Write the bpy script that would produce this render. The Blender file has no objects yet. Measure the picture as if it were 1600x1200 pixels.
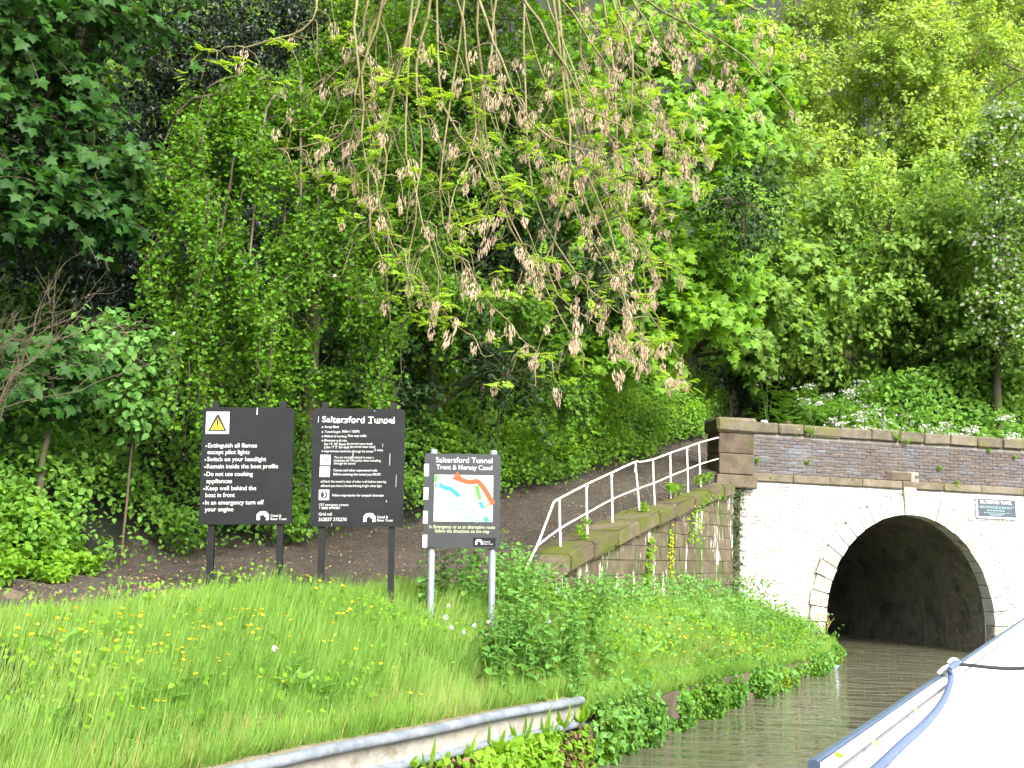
import bpy, math, random
import numpy as np
from mathutils import Matrix, Vector

# ------------------------------------------------------------------ camera, sky, sun, exposure
scene = bpy.context.scene
COL = scene.collection
EYE = 2.1
PITCH = math.atan(250 / 1600)
ROLL = math.radians(2.2)
cp, sp, cr, sr = math.cos(PITCH), math.sin(PITCH), math.cos(ROLL), math.sin(ROLL)
R0 = np.array([1., 0, 0]); U0 = np.array([0, -sp, cp]); FW = np.array([0, cp, sp])
RT = R0 * cr + U0 * sr
UP = -R0 * sr + U0 * cr
cam_data = bpy.data.cameras.new('camera')
cam_data.sensor_width = 36; cam_data.lens = 36
cam_data.clip_start = 0.05; cam_data.clip_end = 600
cam = bpy.data.objects.new('camera', cam_data)
cam.matrix_world = Matrix(((RT[0], UP[0], -FW[0], 0), (RT[1], UP[1], -FW[1], 0), (RT[2], UP[2], -FW[2], EYE), (0, 0, 0, 1)))
COL.objects.link(cam); scene.camera = cam

SUN_DIR = Vector((0.34, -0.66, 0.68)).normalized()      # from the scene towards the sun
elev = math.asin(SUN_DIR.z); azim = math.atan2(SUN_DIR.x, SUN_DIR.y)
world = bpy.data.worlds.new('World'); scene.world = world; world.use_nodes = True
nt = world.node_tree; nt.nodes.clear()
sky = nt.nodes.new('ShaderNodeTexSky'); sky.sky_type = 'NISHITA'; sky.sun_disc = False
sky.sun_elevation = elev; sky.sun_rotation = azim
sky.air_density = 1.0; sky.dust_density = 6.0; sky.ozone_density = 0.6
hs = nt.nodes.new('ShaderNodeHueSaturation'); hs.inputs['Saturation'].default_value = 0.35
bg = nt.nodes.new('ShaderNodeBackground'); bg.inputs['Strength'].default_value = 0.15
wo = nt.nodes.new('ShaderNodeOutputWorld')
nt.links.new(sky.outputs[0], hs.inputs['Color']); nt.links.new(hs.outputs[0], bg.inputs[0]); nt.links.new(bg.outputs[0], wo.inputs[0])
sun_data = bpy.data.lights.new('sun', 'SUN'); sun_data.energy = 1.35; sun_data.angle = math.radians(28); sun_data.color = (1, 0.96, 0.88)
sun = bpy.data.objects.new('sun', sun_data)
sun.rotation_euler = SUN_DIR.to_track_quat('Z', 'Y').to_euler(); sun.location = (20, -20, 40); COL.objects.link(sun)
vs = scene.view_settings
vs.view_transform = 'Standard'; vs.look = 'None'; vs.gamma = 1.0; vs.use_curve_mapping = False
vs.exposure = 1.92
scene.render.engine = 'CYCLES'
scene.cycles.max_bounces = 6; scene.cycles.diffuse_bounces = 3; scene.cycles.glossy_bounces = 3
scene.cycles.transmission_bounces = 4; scene.cycles.transparent_max_bounces = 4
scene.cycles.use_denoising = True

# ------------------------------------------------------------------ small helpers
def ray(px, py):
    d = FW * 1600 + RT * (px - 800) + UP * (600 - py)
    return d
def at(px, py, Y):
    d = ray(px, py); return np.array([0, 0, EYE]) + d * (Y / d[1])
def project(P):
    q = np.asarray(P, float) - [0, 0, EYE]
    dep = q @ FW
    return 800 + (q @ RT) / dep * 1600, 600 - (q @ UP) / dep * 1600, dep
def in_view(P, m=160):
    x, y, d = project(P)
    return (d > 0.3) & (x > -m) & (x < 1600 + m) & (y > -m) & (y < 1200 + m)
def tag(o, label=None, cat=None, group=None, kind=None):
    if label: o['label'] = label
    if cat: o['category'] = cat
    if group: o['group'] = group
    if kind: o['kind'] = kind
    return o
def link(name, data, parent=None, mat=None):
    o = bpy.data.objects.new(name, data)
    if mat is not None and data is not None and len(data.materials) == 0:
        data.materials.append(mat)
    COL.objects.link(o)
    if parent is not None: o.parent = parent
    return o
def empty(name, loc=(0, 0, 0), rot=(0, 0, 0)):
    o = bpy.data.objects.new(name, None); o.empty_display_size = 0.1
    o.location = loc; o.rotation_euler = rot; COL.objects.link(o); return o
def tri_mesh(name, V, Fc, mats, midx=None, smooth=False):
    V = np.asarray(V, np.float32).reshape(-1, 3); Fc = np.asarray(Fc, np.int32)
    k = Fc.shape[1]; n = len(Fc)
    me = bpy.data.meshes.new(name)
    me.vertices.add(len(V)); me.vertices.foreach_set('co', V.ravel())
    me.loops.add(n * k); me.loops.foreach_set('vertex_index', Fc.ravel())
    me.polygons.add(n); me.polygons.foreach_set('loop_start', np.arange(0, n * k, k, dtype=np.int32))
    if not isinstance(mats, (list, tuple)): mats = [mats]
    for m in mats: me.materials.append(m)
    if midx is not None: me.polygons.foreach_set('material_index', np.asarray(midx, np.int32))
    me.polygons.foreach_set('use_smooth', np.full(n, smooth, bool))
    me.update(calc_edges=True)
    return me
def py_mesh(name, V, Fc, mat, smooth=False):
    me = bpy.data.meshes.new(name); me.from_pydata([tuple(v) for v in V], [], Fc); me.materials.append(mat)
    if smooth: me.polygons.foreach_set('use_smooth', np.full(len(me.polygons), True))
    me.update(); return me
BOXF = [(0, 3, 2, 1), (4, 5, 6, 7), (0, 1, 5, 4), (1, 2, 6, 5), (2, 3, 7, 6), (3, 0, 4, 7)]
def box_v(x0, x1, y0, y1, z0, z1):
    return [(x0, y0, z0), (x1, y0, z0), (x1, y1, z0), (x0, y1, z0), (x0, y0, z1), (x1, y0, z1), (x1, y1, z1), (x0, y1, z1)]
def box(name, b, mat, parent=None):
    return link(name, py_mesh(name, box_v(*b), BOXF, mat), parent)
def rough_block(name, b, mat, rng, parent=None, j=0.01, bev=0.015):
    """a hewn stone: bevelled box with knocked corners"""
    x0, x1, y0, y1, z0, z1 = b
    import bmesh
    bm = bmesh.new()
    vs_ = [bm.verts.new(v) for v in box_v(*b)]
    for f in BOXF: bm.faces.new([vs_[i] for i in f])
    bmesh.ops.bevel(bm, geom=list(bm.edges), offset=min(bev, 0.3 * min(x1 - x0, y1 - y0, z1 - z0)), segments=1, affect='EDGES')
    for v in bm.verts:
        v.co += Vector((rng.uniform(-j, j), rng.uniform(-j, j), rng.uniform(-j, j)))
    me = bpy.data.meshes.new(name); bm.to_mesh(me); bm.free(); me.materials.append(mat)
    return link(name, me, parent)
def tubes(name, P, Rr, sides, mat, smooth=True):
    """P (N,M,3) polylines, Rr (N,M) radii -> one mesh of tubes"""
    P = np.asarray(P, float); Rr = np.asarray(Rr, float); N, M, _ = P.shape
    T = np.gradient(P, axis=1); T /= np.linalg.norm(T, axis=2, keepdims=True) + 1e-9
    ref = np.where(np.abs(T[..., 2:3]) > 0.9, np.array([1., 0, 0]), np.array([0, 0, 1.]))
    A = np.cross(T, ref); A /= np.linalg.norm(A, axis=2, keepdims=True) + 1e-9
    B = np.cross(T, A)
    an = np.arange(sides) * 2 * math.pi / sides
    V = P[:, :, None, :] + Rr[:, :, None, None] * (A[:, :, None, :] * np.cos(an)[None, None, :, None] + B[:, :, None, :] * np.sin(an)[None, None, :, None])
    i = np.arange(N)[:, None, None]; m = np.arange(M - 1)[None, :, None]; s = np.arange(sides)[None, None, :]
    s2 = (s + 1) % sides
    f = lambda mm, ss: (i * M + mm) * sides + ss
    Fq = np.stack(np.broadcast_arrays(f(m, s), f(m + 1, s), f(m + 1, s2), f(m, s2)), -1).reshape(-1, 4)
    return tri_mesh(name, V.reshape(-1, 3), Fq, mat, smooth=smooth)
def resample(pts, M):
    """Catmull-Rom through the points, M samples"""
    p = np.asarray(pts, float); n = len(p)
    t = np.linspace(0, n - 1, M); k = np.minimum(t.astype(int), n - 2); f = (t - k)[:, None]
    p0 = p[np.maximum(k - 1, 0)]; p1 = p[k]; p2 = p[k + 1]; p3 = p[np.minimum(k + 2, n - 1)]
    return 0.5 * (2 * p1 + (p2 - p0) * f + (2 * p0 - 5 * p1 + 4 * p2 - p3) * f ** 2 + (-p0 + 3 * p1 - 3 * p2 + p3) * f ** 3)
def unit(a):
    return a / (np.linalg.norm(a, axis=-1, keepdims=True) + 1e-9)
# leaf templates: x across, y along, z off the blade
def tmpl(v, f): return np.array(v, float), np.array(f, int)
KITE = tmpl([(0, 0, 0), (-.36, .45, .10), (0, 1, -.05), (.36, .45, .10)], [(0, 2, 1), (0, 3, 2)])
WIDE = tmpl([(0, 0, 0), (-.5, .5, .10), (0, 1, -.05), (.5, .5, .10)], [(0, 2, 1), (0, 3, 2)])
OVATE = tmpl([(0, 0, 0), (-.33, .22, .08), (-.30, .6, .08), (0, 1, -.08), (.30, .6, .08), (.33, .22, .08), (0, .45, 0)],
             [(0, 6, 1), (1, 6, 2), (2, 6, 3), (3, 6, 4), (4, 6, 5), (5, 6, 0)])
HEART = tmpl([(0, .05, 0), (-.30, -.05, .05), (-.48, .3, .10), (-.25, .7, .05), (0, 1, -.12), (.25, .7, .05), (.48, .3, .10), (.30, -.05, .05)],
             [(0, 2, 1), (0, 3, 2), (0, 4, 3), (0, 5, 4), (0, 6, 5), (0, 7, 6)])
_pal = [(0, .08), (-.22, -.04), (-.50, .06), (-.36, .24), (-.62, .56), (-.30, .56), (-.20, .74), (0, 1.06), (.20, .74), (.30, .56), (.62, .56), (.36, .24), (.50, .06), (.22, -.04)]
PALM = tmpl([(0, .3, .05)] + [(x, y, -.22 * (x * x + .5 * (y - .3) ** 2)) for x, y in _pal],
            [(0, 1 + (i + 1) % 14, 1 + i) for i in range(14)])
def _pinnate(n=4):
    V = []; Fc = []
    def add(o, d, l, w):
        b = len(V); d = np.array(d, float); nrm = np.array([-d[1], d[0], 0])
        o = np.array(o, float)
        V.extend([o, o + d * l * .45 + nrm * w + [0, 0, .03], o + d * l + [0, 0, -.12 * l], o + d * l * .45 - nrm * w + [0, 0, .03]])
        Fc.extend([(b, b + 2, b + 1), (b, b + 3, b + 2)])
    for k in range(n):
        y = .22 + .2 * k; z = -.25 * y * y
        for s in (-1, 1): add((0, y, z), (s * .86, .5, 0), .42 - .04 * k, .10)
    add((0, .95, -.25), (0, 1, 0), .38, .10)
    return tmpl(V, Fc)
PINNATE = _pinnate()
BLADE = tmpl([(-.5, 0, 0), (.5, 0, 0), (-.42, .5, .07), (.42, .5, .07), (0, 1, .34)], [(0, 1, 3), (0, 3, 2), (2, 3, 4)])
def basis(nrm, dirv):
    y = unit(dirv); z = nrm - (nrm * y).sum(-1, keepdims=True) * y; z = unit(z); x = np.cross(y, z)
    return x, y, z
def leaves(name, T, pos, nrm, dirv, sc, mat, scx=None, smooth=False):
    tv, tf = T; N = len(pos); K = len(tv)
    x, y, z = basis(np.asarray(nrm, float), np.asarray(dirv, float))
    sc = np.broadcast_to(np.asarray(sc, float), (N,)); scx = sc if scx is None else np.broadcast_to(np.asarray(scx, float), (N,))
    V = pos[:, None, :] + (tv[None, :, 0, None] * scx[:, None, None]) * x[:, None, :] + sc[:, None, None] * (tv[None, :, 1, None] * y[:, None, :] + tv[None, :, 2, None] * z[:, None, :])
    Fc = (tf[None] + (np.arange(N) * K)[:, None, None]).reshape(-1, 3)
    return tri_mesh(name, V.reshape(-1, 3), Fc, mat, smooth=smooth)
def join_arrays(parts):
    V = []; Fc = []; n = 0
    for v, f in parts:
        V.append(np.asarray(v, float)); Fc.append(np.asarray(f, int) + n); n += len(v)
    return np.concatenate(V), np.concatenate(Fc)
_nr = np.random.default_rng(5)
_ND = [(_nr.uniform(0, 6.28), _nr.uniform(.6, 1.7), _nr.uniform(0, 6.28)) for _ in range(9)]
def vnoise(x, y, s=1.0):
    """smooth wandering noise, about -1..1"""
    o = 0
    for a, k, p in _ND: o = o + np.sin((x * math.cos(a) + y * math.sin(a)) * k * 2.2 / s + p)
    return o / 4.0

# ------------------------------------------------------------------ materials
def mat_nodes(name):
    m = bpy.data.materials.new(name); m.use_nodes = True; t = m.node_tree
    return m, t, t.nodes['Principled BSDF'], t.nodes['Material Output']
def ramp(t, fac, stops):
    r = t.nodes.new('ShaderNodeValToRGB')
    while len(r.color_ramp.elements) < len(stops): r.color_ramp.elements.new(0.5)
    for e, (p, c) in zip(r.color_ramp.elements, stops): e.position = p; e.color = (*c, 1)
    t.links.new(fac, r.inputs[0]); return r
def noise(t, scale, detail=4, vec=None, rough=0.6):
    n = t.nodes.new('ShaderNodeTexNoise'); n.inputs['Scale'].default_value = scale; n.inputs['Detail'].default_value = detail
    n.inputs['Roughness'].default_value = rough
    if vec is not None: t.links.new(vec, n.inputs['Vector'])
    return n
def gpos(t):
    return t.nodes.new('ShaderNodeNewGeometry').outputs['Position']
def bump(t, h, bsdf, strength=0.5, dist=0.02):
    b = t.nodes.new('ShaderNodeBump'); b.inputs['Strength'].default_value = strength; b.inputs['Distance'].default_value = dist
    t.links.new(h, b.inputs['Height']); t.links.new(b.outputs[0], bsdf.inputs['Normal']); return b
def leaf_mat(name, ca, cb, trans=0.4, rough=0.55, spec=0.22, tcol=None, cc=None):
    m, t, b, o = mat_nodes(name)
    g = t.nodes.new('ShaderNodeNewGeometry'); oi = t.nodes.new('ShaderNodeObjectInfo')
    ad = t.nodes.new('ShaderNodeMath'); ad.operation = 'ADD'; t.links.new(g.outputs['Random Per Island'], ad.inputs[0]); t.links.new(oi.outputs['Random'], ad.inputs[1])
    fr = t.nodes.new('ShaderNodeMath'); fr.operation = 'FRACT'; t.links.new(ad.outputs[0], fr.inputs[0])
    n = noise(t, 0.55, 2, g.outputs['Position'])
    mm = t.nodes.new('ShaderNodeMath'); mm.operation = 'MULTIPLY_ADD'; t.links.new(n.outputs[0], mm.inputs[0]); mm.inputs[1].default_value = 1.2; mm.inputs[2].default_value = -0.35
    mx = t.nodes.new('ShaderNodeMath'); mx.operation = 'MULTIPLY_ADD'; t.links.new(fr.outputs[0], mx.inputs[0]); mx.inputs[1].default_value = 0.6
    t.links.new(mm.outputs[0], mx.inputs[2])
    stops = [(0.15, ca), (0.95, cb)] if cc is None else [(0.12, ca), (0.8, cb), (0.98, cc)]
    r = ramp(t, mx.outputs[0], stops)
    t.links.new(r.outputs[0], b.inputs['Base Color']); b.inputs['Roughness'].default_value = rough
    b.inputs['Specular IOR Level'].default_value = spec
    tr = t.nodes.new('ShaderNodeBsdfTranslucent')
    hv = t.nodes.new('ShaderNodeMix'); hv.data_type = 'RGBA'; hv.blend_type = 'MULTIPLY'; hv.inputs[0].default_value = 1
    t.links.new(r.outputs[0], hv.inputs[6]); hv.inputs[7].default_value = (*(tcol or (1.5, 1.35, 0.55)), 1)
    t.links.new(hv.outputs[2], tr.inputs['Color'])
    ms = t.nodes.new('ShaderNodeMixShader'); ms.inputs[0].default_value = trans
    t.links.new(b.outputs[0], ms.inputs[1]); t.links.new(tr.outputs[0], ms.inputs[2]); t.links.new(ms.outputs[0], o.inputs['Surface'])
    return m
def plain(name, c, rough=0.6, metal=0.0, var=0.12, scale=9, bmp=0.0, spec=0.4):
    m, t, b, o = mat_nodes(name)
    n = noise(t, scale, 5, gpos(t))
    lo = tuple(max(0, x * (1 - var)) for x in c); hi = tuple(min(1, x * (1 + var)) for x in c)
    r = ramp(t, n.outputs[0], [(0.3, lo), (0.7, hi)])
    t.links.new(r.outputs[0], b.inputs['Base Color']); b.inputs['Roughness'].default_value = rough; b.inputs['Metallic'].default_value = metal
    b.inputs['Specular IOR Level'].default_value = spec
    if bmp: bump(t, n.outputs[0], b, bmp, 0.01)
    return m
def stone_mat(name, stops, scale=3.0, moss=0.3, mosscol=(.10, .13, .02), white=0.0, objrand=0.25, bmp=0.6, streak=False):
    """hewn stone: mottled, with moss and, where asked, flaking whitewash"""
    m, t, b, o = mat_nodes(name)
    p = gpos(t); oi = t.nodes.new('ShaderNodeObjectInfo')
    n1 = noise(t, scale, 6, p, 0.65)
    ma = t.nodes.new('ShaderNodeMath'); ma.operation = 'MULTIPLY_ADD'; t.links.new(oi.outputs['Random'], ma.inputs[0]); ma.inputs[1].default_value = objrand
    t.links.new(n1.outputs[0], ma.inputs[2])
    r = ramp(t, ma.outputs[0], stops); col = r.outputs[0]
    if moss > 0:
        n2 = noise(t, 1.6, 6, p, 0.7)
        k = ramp(t, n2.outputs[0], [(0.62 - 0.3 * moss, (0, 0, 0)), (0.78 - 0.3 * moss, (1, 1, 1))])
        mx = t.nodes.new('ShaderNodeMix'); mx.data_type = 'RGBA'; t.links.new(k.outputs[0], mx.inputs[0])
        t.links.new(col, mx.inputs[6]); mx.inputs[7].default_value = (*mosscol, 1); col = mx.outputs[2]
    if white > 0:
        v = p
        if streak:
            mp = t.nodes.new('ShaderNodeMapping'); mp.inputs['Scale'].default_value = (1, 1, 0.22); t.links.new(p, mp.inputs['Vector']); v = mp.outputs[0]
        n3 = noise(t, 5.0 if not streak else 4.5, 7, v, 0.7)
        e = 0.72 - 0.5 * white
        k = ramp(t, n3.outputs[0], [(e, (0, 0, 0)), (e + 0.06, (1, 1, 1))])
        mx = t.nodes.new('ShaderNodeMix'); mx.data_type = 'RGBA'; t.links.new(k.outputs[0], mx.inputs[0])
        t.links.new(col, mx.inputs[6]); mx.inputs[7].default_value = (.60, .58, .53, 1); col = mx.outputs[2]
    t.links.new(col, b.inputs['Base Color']); b.inputs['Roughness'].default_value = 0.9; b.inputs['Specular IOR Level'].default_value = 0.2
    n4 = noise(t, scale * 7, 5, p)
    bump(t, n4.outputs[0], b, bmp, 0.02)
    return m

M = {}
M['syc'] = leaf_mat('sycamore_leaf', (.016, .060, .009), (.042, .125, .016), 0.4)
M['haw'] = leaf_mat('hawthorn_leaf', (.050, .145, .009), (.145, .31, .023), 0.45)
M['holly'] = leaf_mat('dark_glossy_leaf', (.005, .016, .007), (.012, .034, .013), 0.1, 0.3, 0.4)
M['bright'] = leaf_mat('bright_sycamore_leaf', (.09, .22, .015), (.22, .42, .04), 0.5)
M['tuft'] = leaf_mat('fresh_tuft_leaf', (.17, .33, .02), (.34, .52, .06), 0.5)
M['pale'] = leaf_mat('pale_woodland_leaf', (.17, .29, .045), (.36, .50, .11), 0.5)
M['pale2'] = leaf_mat('mid_woodland_leaf', (.13, .26, .04), (.27, .42, .085), 0.5)
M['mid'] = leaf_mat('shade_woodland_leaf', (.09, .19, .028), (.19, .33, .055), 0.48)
M['under'] = leaf_mat('undergrowth_leaf', (.065, .17, .020), (.17, .34, .045), 0.45)
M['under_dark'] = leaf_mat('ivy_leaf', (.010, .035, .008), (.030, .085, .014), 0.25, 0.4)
M['lime'] = leaf_mat('lime_weed_leaf', (.09, .22, .012), (.22, .40, .03), 0.45)
M['nettle'] = leaf_mat('nettle_leaf', (.06, .17, .03), (.15, .32, .07), 0.4)
M['dock'] = leaf_mat('dock_leaf', (.10, .24, .04), (.20, .38, .10), 0.4)
M['grass'] = leaf_mat('grass_blade', (.14, .29, .045), (.29, .455, .11), 0.5, 0.6, 0.2, cc=(.42, .44, .22))
M['grass_dark'] = leaf_mat('grass_blade_deep', (.10, .23, .036), (.20, .36, .075), 0.5, 0.6, 0.2)
M['dry'] = leaf_mat('dry_grass', (.28, .22, .08), (.45, .40, .18), 0.3, 0.7, 0.2)
M['moss'] = leaf_mat('moss_tuft', (.16, .24, .008), (.36, .40, .02), 0.3, 0.8, 0.1)
M['seed'] = leaf_mat('seed_key', (.46, .35, .25), (.68, .57, .44), 0.45, 0.7, 0.2, tcol=(1.1, 1, .9))
M['dead'] = leaf_mat('dead_leaf', (.06, .035, .018), (.20, .13, .07), 0.15, 0.8, 0.2, tcol=(1, .9, .7))
M['blossom'] = leaf_mat('white_blossom', (.42, .44, .38), (.58, .58, .54), 0.25, 0.8, 0.1, tcol=(1, 1, .9))
M['yellow'] = leaf_mat('buttercup_petal', (.66, .48, .006), (.78, .62, .02), 0.2, 0.4, 0.4, tcol=(1, 1, .5))
M['pink'] = leaf_mat('pink_petal', (.55, .16, .30), (.65, .25, .40), 0.2, 0.7, 0.2, tcol=(1, 1, 1))
M['stem'] = plain('green_stem', (.10, .20, .03), 0.6)
M['twig'] = stone_mat('mossy_twig_bark', [(0.3, (.07, .062, .028)), (0.6, (.15, .135, .065)), (0.9, (.22, .20, .12))], 6, 0.35, (.14, .15, .028), bmp=0.3)
M['bark'] = stone_mat('grey_bark', [(0.3, (.035, .03, .022)), (0.7, (.10, .085, .06)), (1.0, (.15, .13, .09))], 5, 0.35, (.05, .08, .015))
M['deadwood'] = plain('bare_twig', (.085, .065, .042), 0.85, var=0.35)
M['black_metal'] = plain('black_painted_post', (.006, .0065, .007), 0.55, var=0.3, spec=0.25)
M['board'] = plain('charcoal_sign_panel', (.0075, .0085, .0100), 0.6, var=0.3, scale=3, spec=0.2)
M['white'] = plain('white_print', (.44, .44, .44), 0.6, var=0.02)
M['cream'] = plain('faded_white_print', (.34, .36, .22), 0.6, var=0.06)
M['signyellow'] = plain('warning_yellow', (.42, .30, .008), 0.5, var=0.03)
M['signblack'] = plain('print_black', (.01, .01, .012), 0.5, var=0.05)
M['grey_mark'] = plain('bird_dropping', (.42, .43, .42), 0.8, var=0.2)
M['map_orange'] = plain('map_orange', (.30, .055, .012), 0.6, var=0.04)
M['map_blue'] = plain('map_blue', (.02, .18, .23), 0.6, var=0.04)
M['map_pale'] = plain('map_pale_blue', (.17, .27, .27), 0.6, var=0.1)
M['map_green'] = plain('map_green', (.06, .24, .035), 0.6, var=0.04)
M['map_tan'] = plain('map_tan', (.28, .19, .07), 0.6, var=0.04)
def map_board():
    m, t, b, o = mat_nodes('algae_stained_panel')
    tc = t.nodes.new('ShaderNodeTexCoord'); sx = t.nodes.new('ShaderNodeSeparateXYZ'); t.links.new(tc.outputs['Object'], sx.inputs[0])
    n = noise(t, 7, 5, tc.outputs['Object'])
    a = t.nodes.new('ShaderNodeMath'); a.operation = 'MULTIPLY_ADD'; t.links.new(n.outputs[0], a.inputs[0]); a.inputs[1].default_value = -0.28; t.links.new(sx.outputs['Z'], a.inputs[2])
    r = ramp(t, a.outputs[0], [(0.02, (.060, .072, .022)), (0.30, (.016, .020, .022))])
    t.links.new(r.outputs[0], b.inputs['Base Color']); b.inputs['Roughness'].default_value = 0.45
    return m
M['mapboard'] = map_board()
def galv():
    m, t, b, o = mat_nodes('galvanised_post')
    p = gpos(t); n = noise(t, 5, 5, p); r = ramp(t, n.outputs[0], [(0.35, (.14, .165, .19)), (0.6, (.20, .225, .25)), (0.72, (.17, .18, .05))])
    t.links.new(r.outputs[0], b.inputs['Base Color']); b.inputs['Roughness'].default_value = 0.5; b.inputs['Metallic'].default_value = 0.25
    return m
M['galv'] = galv()
M['armco'] = stone_mat('galvanised_rail', [(0.3, (.065, .08, .095)), (0.6, (.13, .15, .17)), (0.9, (.21, .23, .26))], 7, 0.1, (.08, .07, .04), bmp=0.2)
M['railface'] = stone_mat('pale_corroded_web', [(0.3, (.10, .085, .06)), (0.55, (.21, .195, .165)), (0.9, (.31, .30, .27))], 8, 0.1, (.08, .065, .04), bmp=0.3)
M['concrete'] = stone_mat('weathered_concrete', [(0.3, (.09, .075, .045)), (0.6, (.16, .14, .092)), (0.9, (.22, .20, .15))], 5, 0.15, (.08, .09, .025))
M['sand'] = stone_mat('brown_sandstone', [(0.3, (.040, .031, .022)), (0.6, (.09, .071, .05)), (1.0, (.15, .124, .09))], 3.5, 0.25, (.05, .062, .015))
M['coping'] = stone_mat('mossy_coping_stone', [(0.3, (.045, .036, .023)), (0.6, (.09, .073, .047)), (1.0, (.15, .125, .088))], 3.5, 0.6, (.075, .09, .015))
M['parcope'] = stone_mat('lichened_parapet_coping', [(0.3, (.05, .042, .03)), (0.6, (.11, .095, .07)), (1.0, (.19, .17, .13))], 4, 0.35, (.10, .10, .028), white=0.15)
M['ashlar'] = stone_mat('streaked_wing_wall_stone', [(0.3, (.045, .034, .023)), (0.6, (.095, .076, .05)), (1.0, (.15, .125, .088))], 4, 0.45, (.055, .08, .018), white=0.30, streak=True)
M['mortar'] = plain('pale_lime_mortar', (.21, .20, .17), 0.95, var=0.3, scale=5, bmp=0.4)
M['wash'] = stone_mat('white_painted_brick', [(0.2, (.40, .39, .35)), (0.75, (.55, .55, .53))], 2.2, 0.0, bmp=0.6, objrand=0.15)
M['washmortar'] = plain('white_painted_mortar', (.27, .26, .235), 0.9, var=0.25, scale=4, bmp=0.4)
M['worn'] = stone_mat('worn_whitewashed_stone', [(0.3, (.16, .15, .11)), (0.7, (.30, .28, .22)), (1, (.42, .40, .34))], 4, 0.12, (.14, .14, .07), white=0.42)
M['wornwash'] = stone_mat('nearly_bare_whitewashed_brick', [(0.3, (.20, .18, .15)), (0.8, (.40, .38, .34))], 6, 0.0, white=0.45, bmp=0.5)
def brick_mat():
    m, t, b, o = mat_nodes('blue_brown_brick')
    p = gpos(t); oi = t.nodes.new('ShaderNodeObjectInfo'); g = t.nodes.new('ShaderNodeNewGeometry')
    ad = t.nodes.new('ShaderNodeMath'); ad.operation = 'ADD'; t.links.new(oi.outputs['Random'], ad.inputs[0]); t.links.new(g.outputs['Random Per Island'], ad.inputs[1])
    fr = t.nodes.new('ShaderNodeMath'); fr.operation = 'FRACT'; t.links.new(ad.outputs[0], fr.inputs[0])
    big = noise(t, 0.9, 3, p)
    mx = t.nodes.new('ShaderNodeMath'); mx.operation = 'MULTIPLY_ADD'; t.links.new(fr.outputs[0], mx.inputs[0]); mx.inputs[1].default_value = 0.45
    m2 = t.nodes.new('ShaderNodeMath'); m2.operation = 'MULTIPLY_ADD'; t.links.new(big.outputs[0], m2.inputs[0]); m2.inputs[1].default_value = 1.3; m2.inputs[2].default_value = -0.38; t.links.new(m2.outputs[0], mx.inputs[2])
    r = ramp(t, mx.outputs[0], [(0.1, (.050, .036, .030)), (0.4, (.072, .055, .047)), (0.62, (.062, .060, .066)), (0.9, (.10, .107, .125))])
    n = noise(t, 22, 5, p); k = ramp(t, n.outputs[0], [(0.62, (0, 0, 0)), (0.75, (1, 1, 1))])
    q = t.nodes.new('ShaderNodeMix'); q.data_type = 'RGBA'; t.links.new(k.outputs[0], q.inputs[0]); t.links.new(r.outputs[0], q.inputs[6]); q.inputs[7].default_value = (.27, .265, .25, 1)
    t.links.new(q.outputs[2], b.inputs['Base Color']); b.inputs['Roughness'].default_value = 0.8
    bump(t, n.outputs[0], b, 0.4, 0.01)
    return m
M['ledge'] = stone_mat('tan_ledge_stone', [(0.3, (.07, .058, .04)), (0.6, (.13, .11, .08)), (1.0, (.19, .165, .125))], 3.5, 0.3, (.08, .09, .025))
M['brick'] = brick_mat()
def lining_mat():
    m, t, b, o = mat_nodes('sooty_tunnel_lining')
    p = gpos(t); n = noise(t, 1.3, 7, p, 0.7); r = ramp(t, n.outputs[0], [(0.35, (.05, .05, .04)), (0.55, (.16, .15, .12)), (0.62, (.08, .11, .03)), (0.75, (.36, .35, .30))])
    t.links.new(r.outputs[0], b.inputs['Base Color']); b.inputs['Roughness'].default_value = 0.9
    n2 = noise(t, 6, 6, p); bump(t, n2.outputs[0], b, 0.9, 0.08); return m
M['lining'] = lining_mat()
M['railpaint'] = stone_mat('white_railing_paint_with_rust', [(0.3, (.60, .59, .56)), (0.9, (.72, .72, .70))], 8, 0.06, (.30, .13, .05), bmp=0.1)
M['rustpaint'] = stone_mat('worn_rusty_railing_paint', [(0.3, (.54, .50, .45)), (0.9, (.64, .61, .57))], 8, 0.3, (.26, .13, .065), bmp=0.1)
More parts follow.
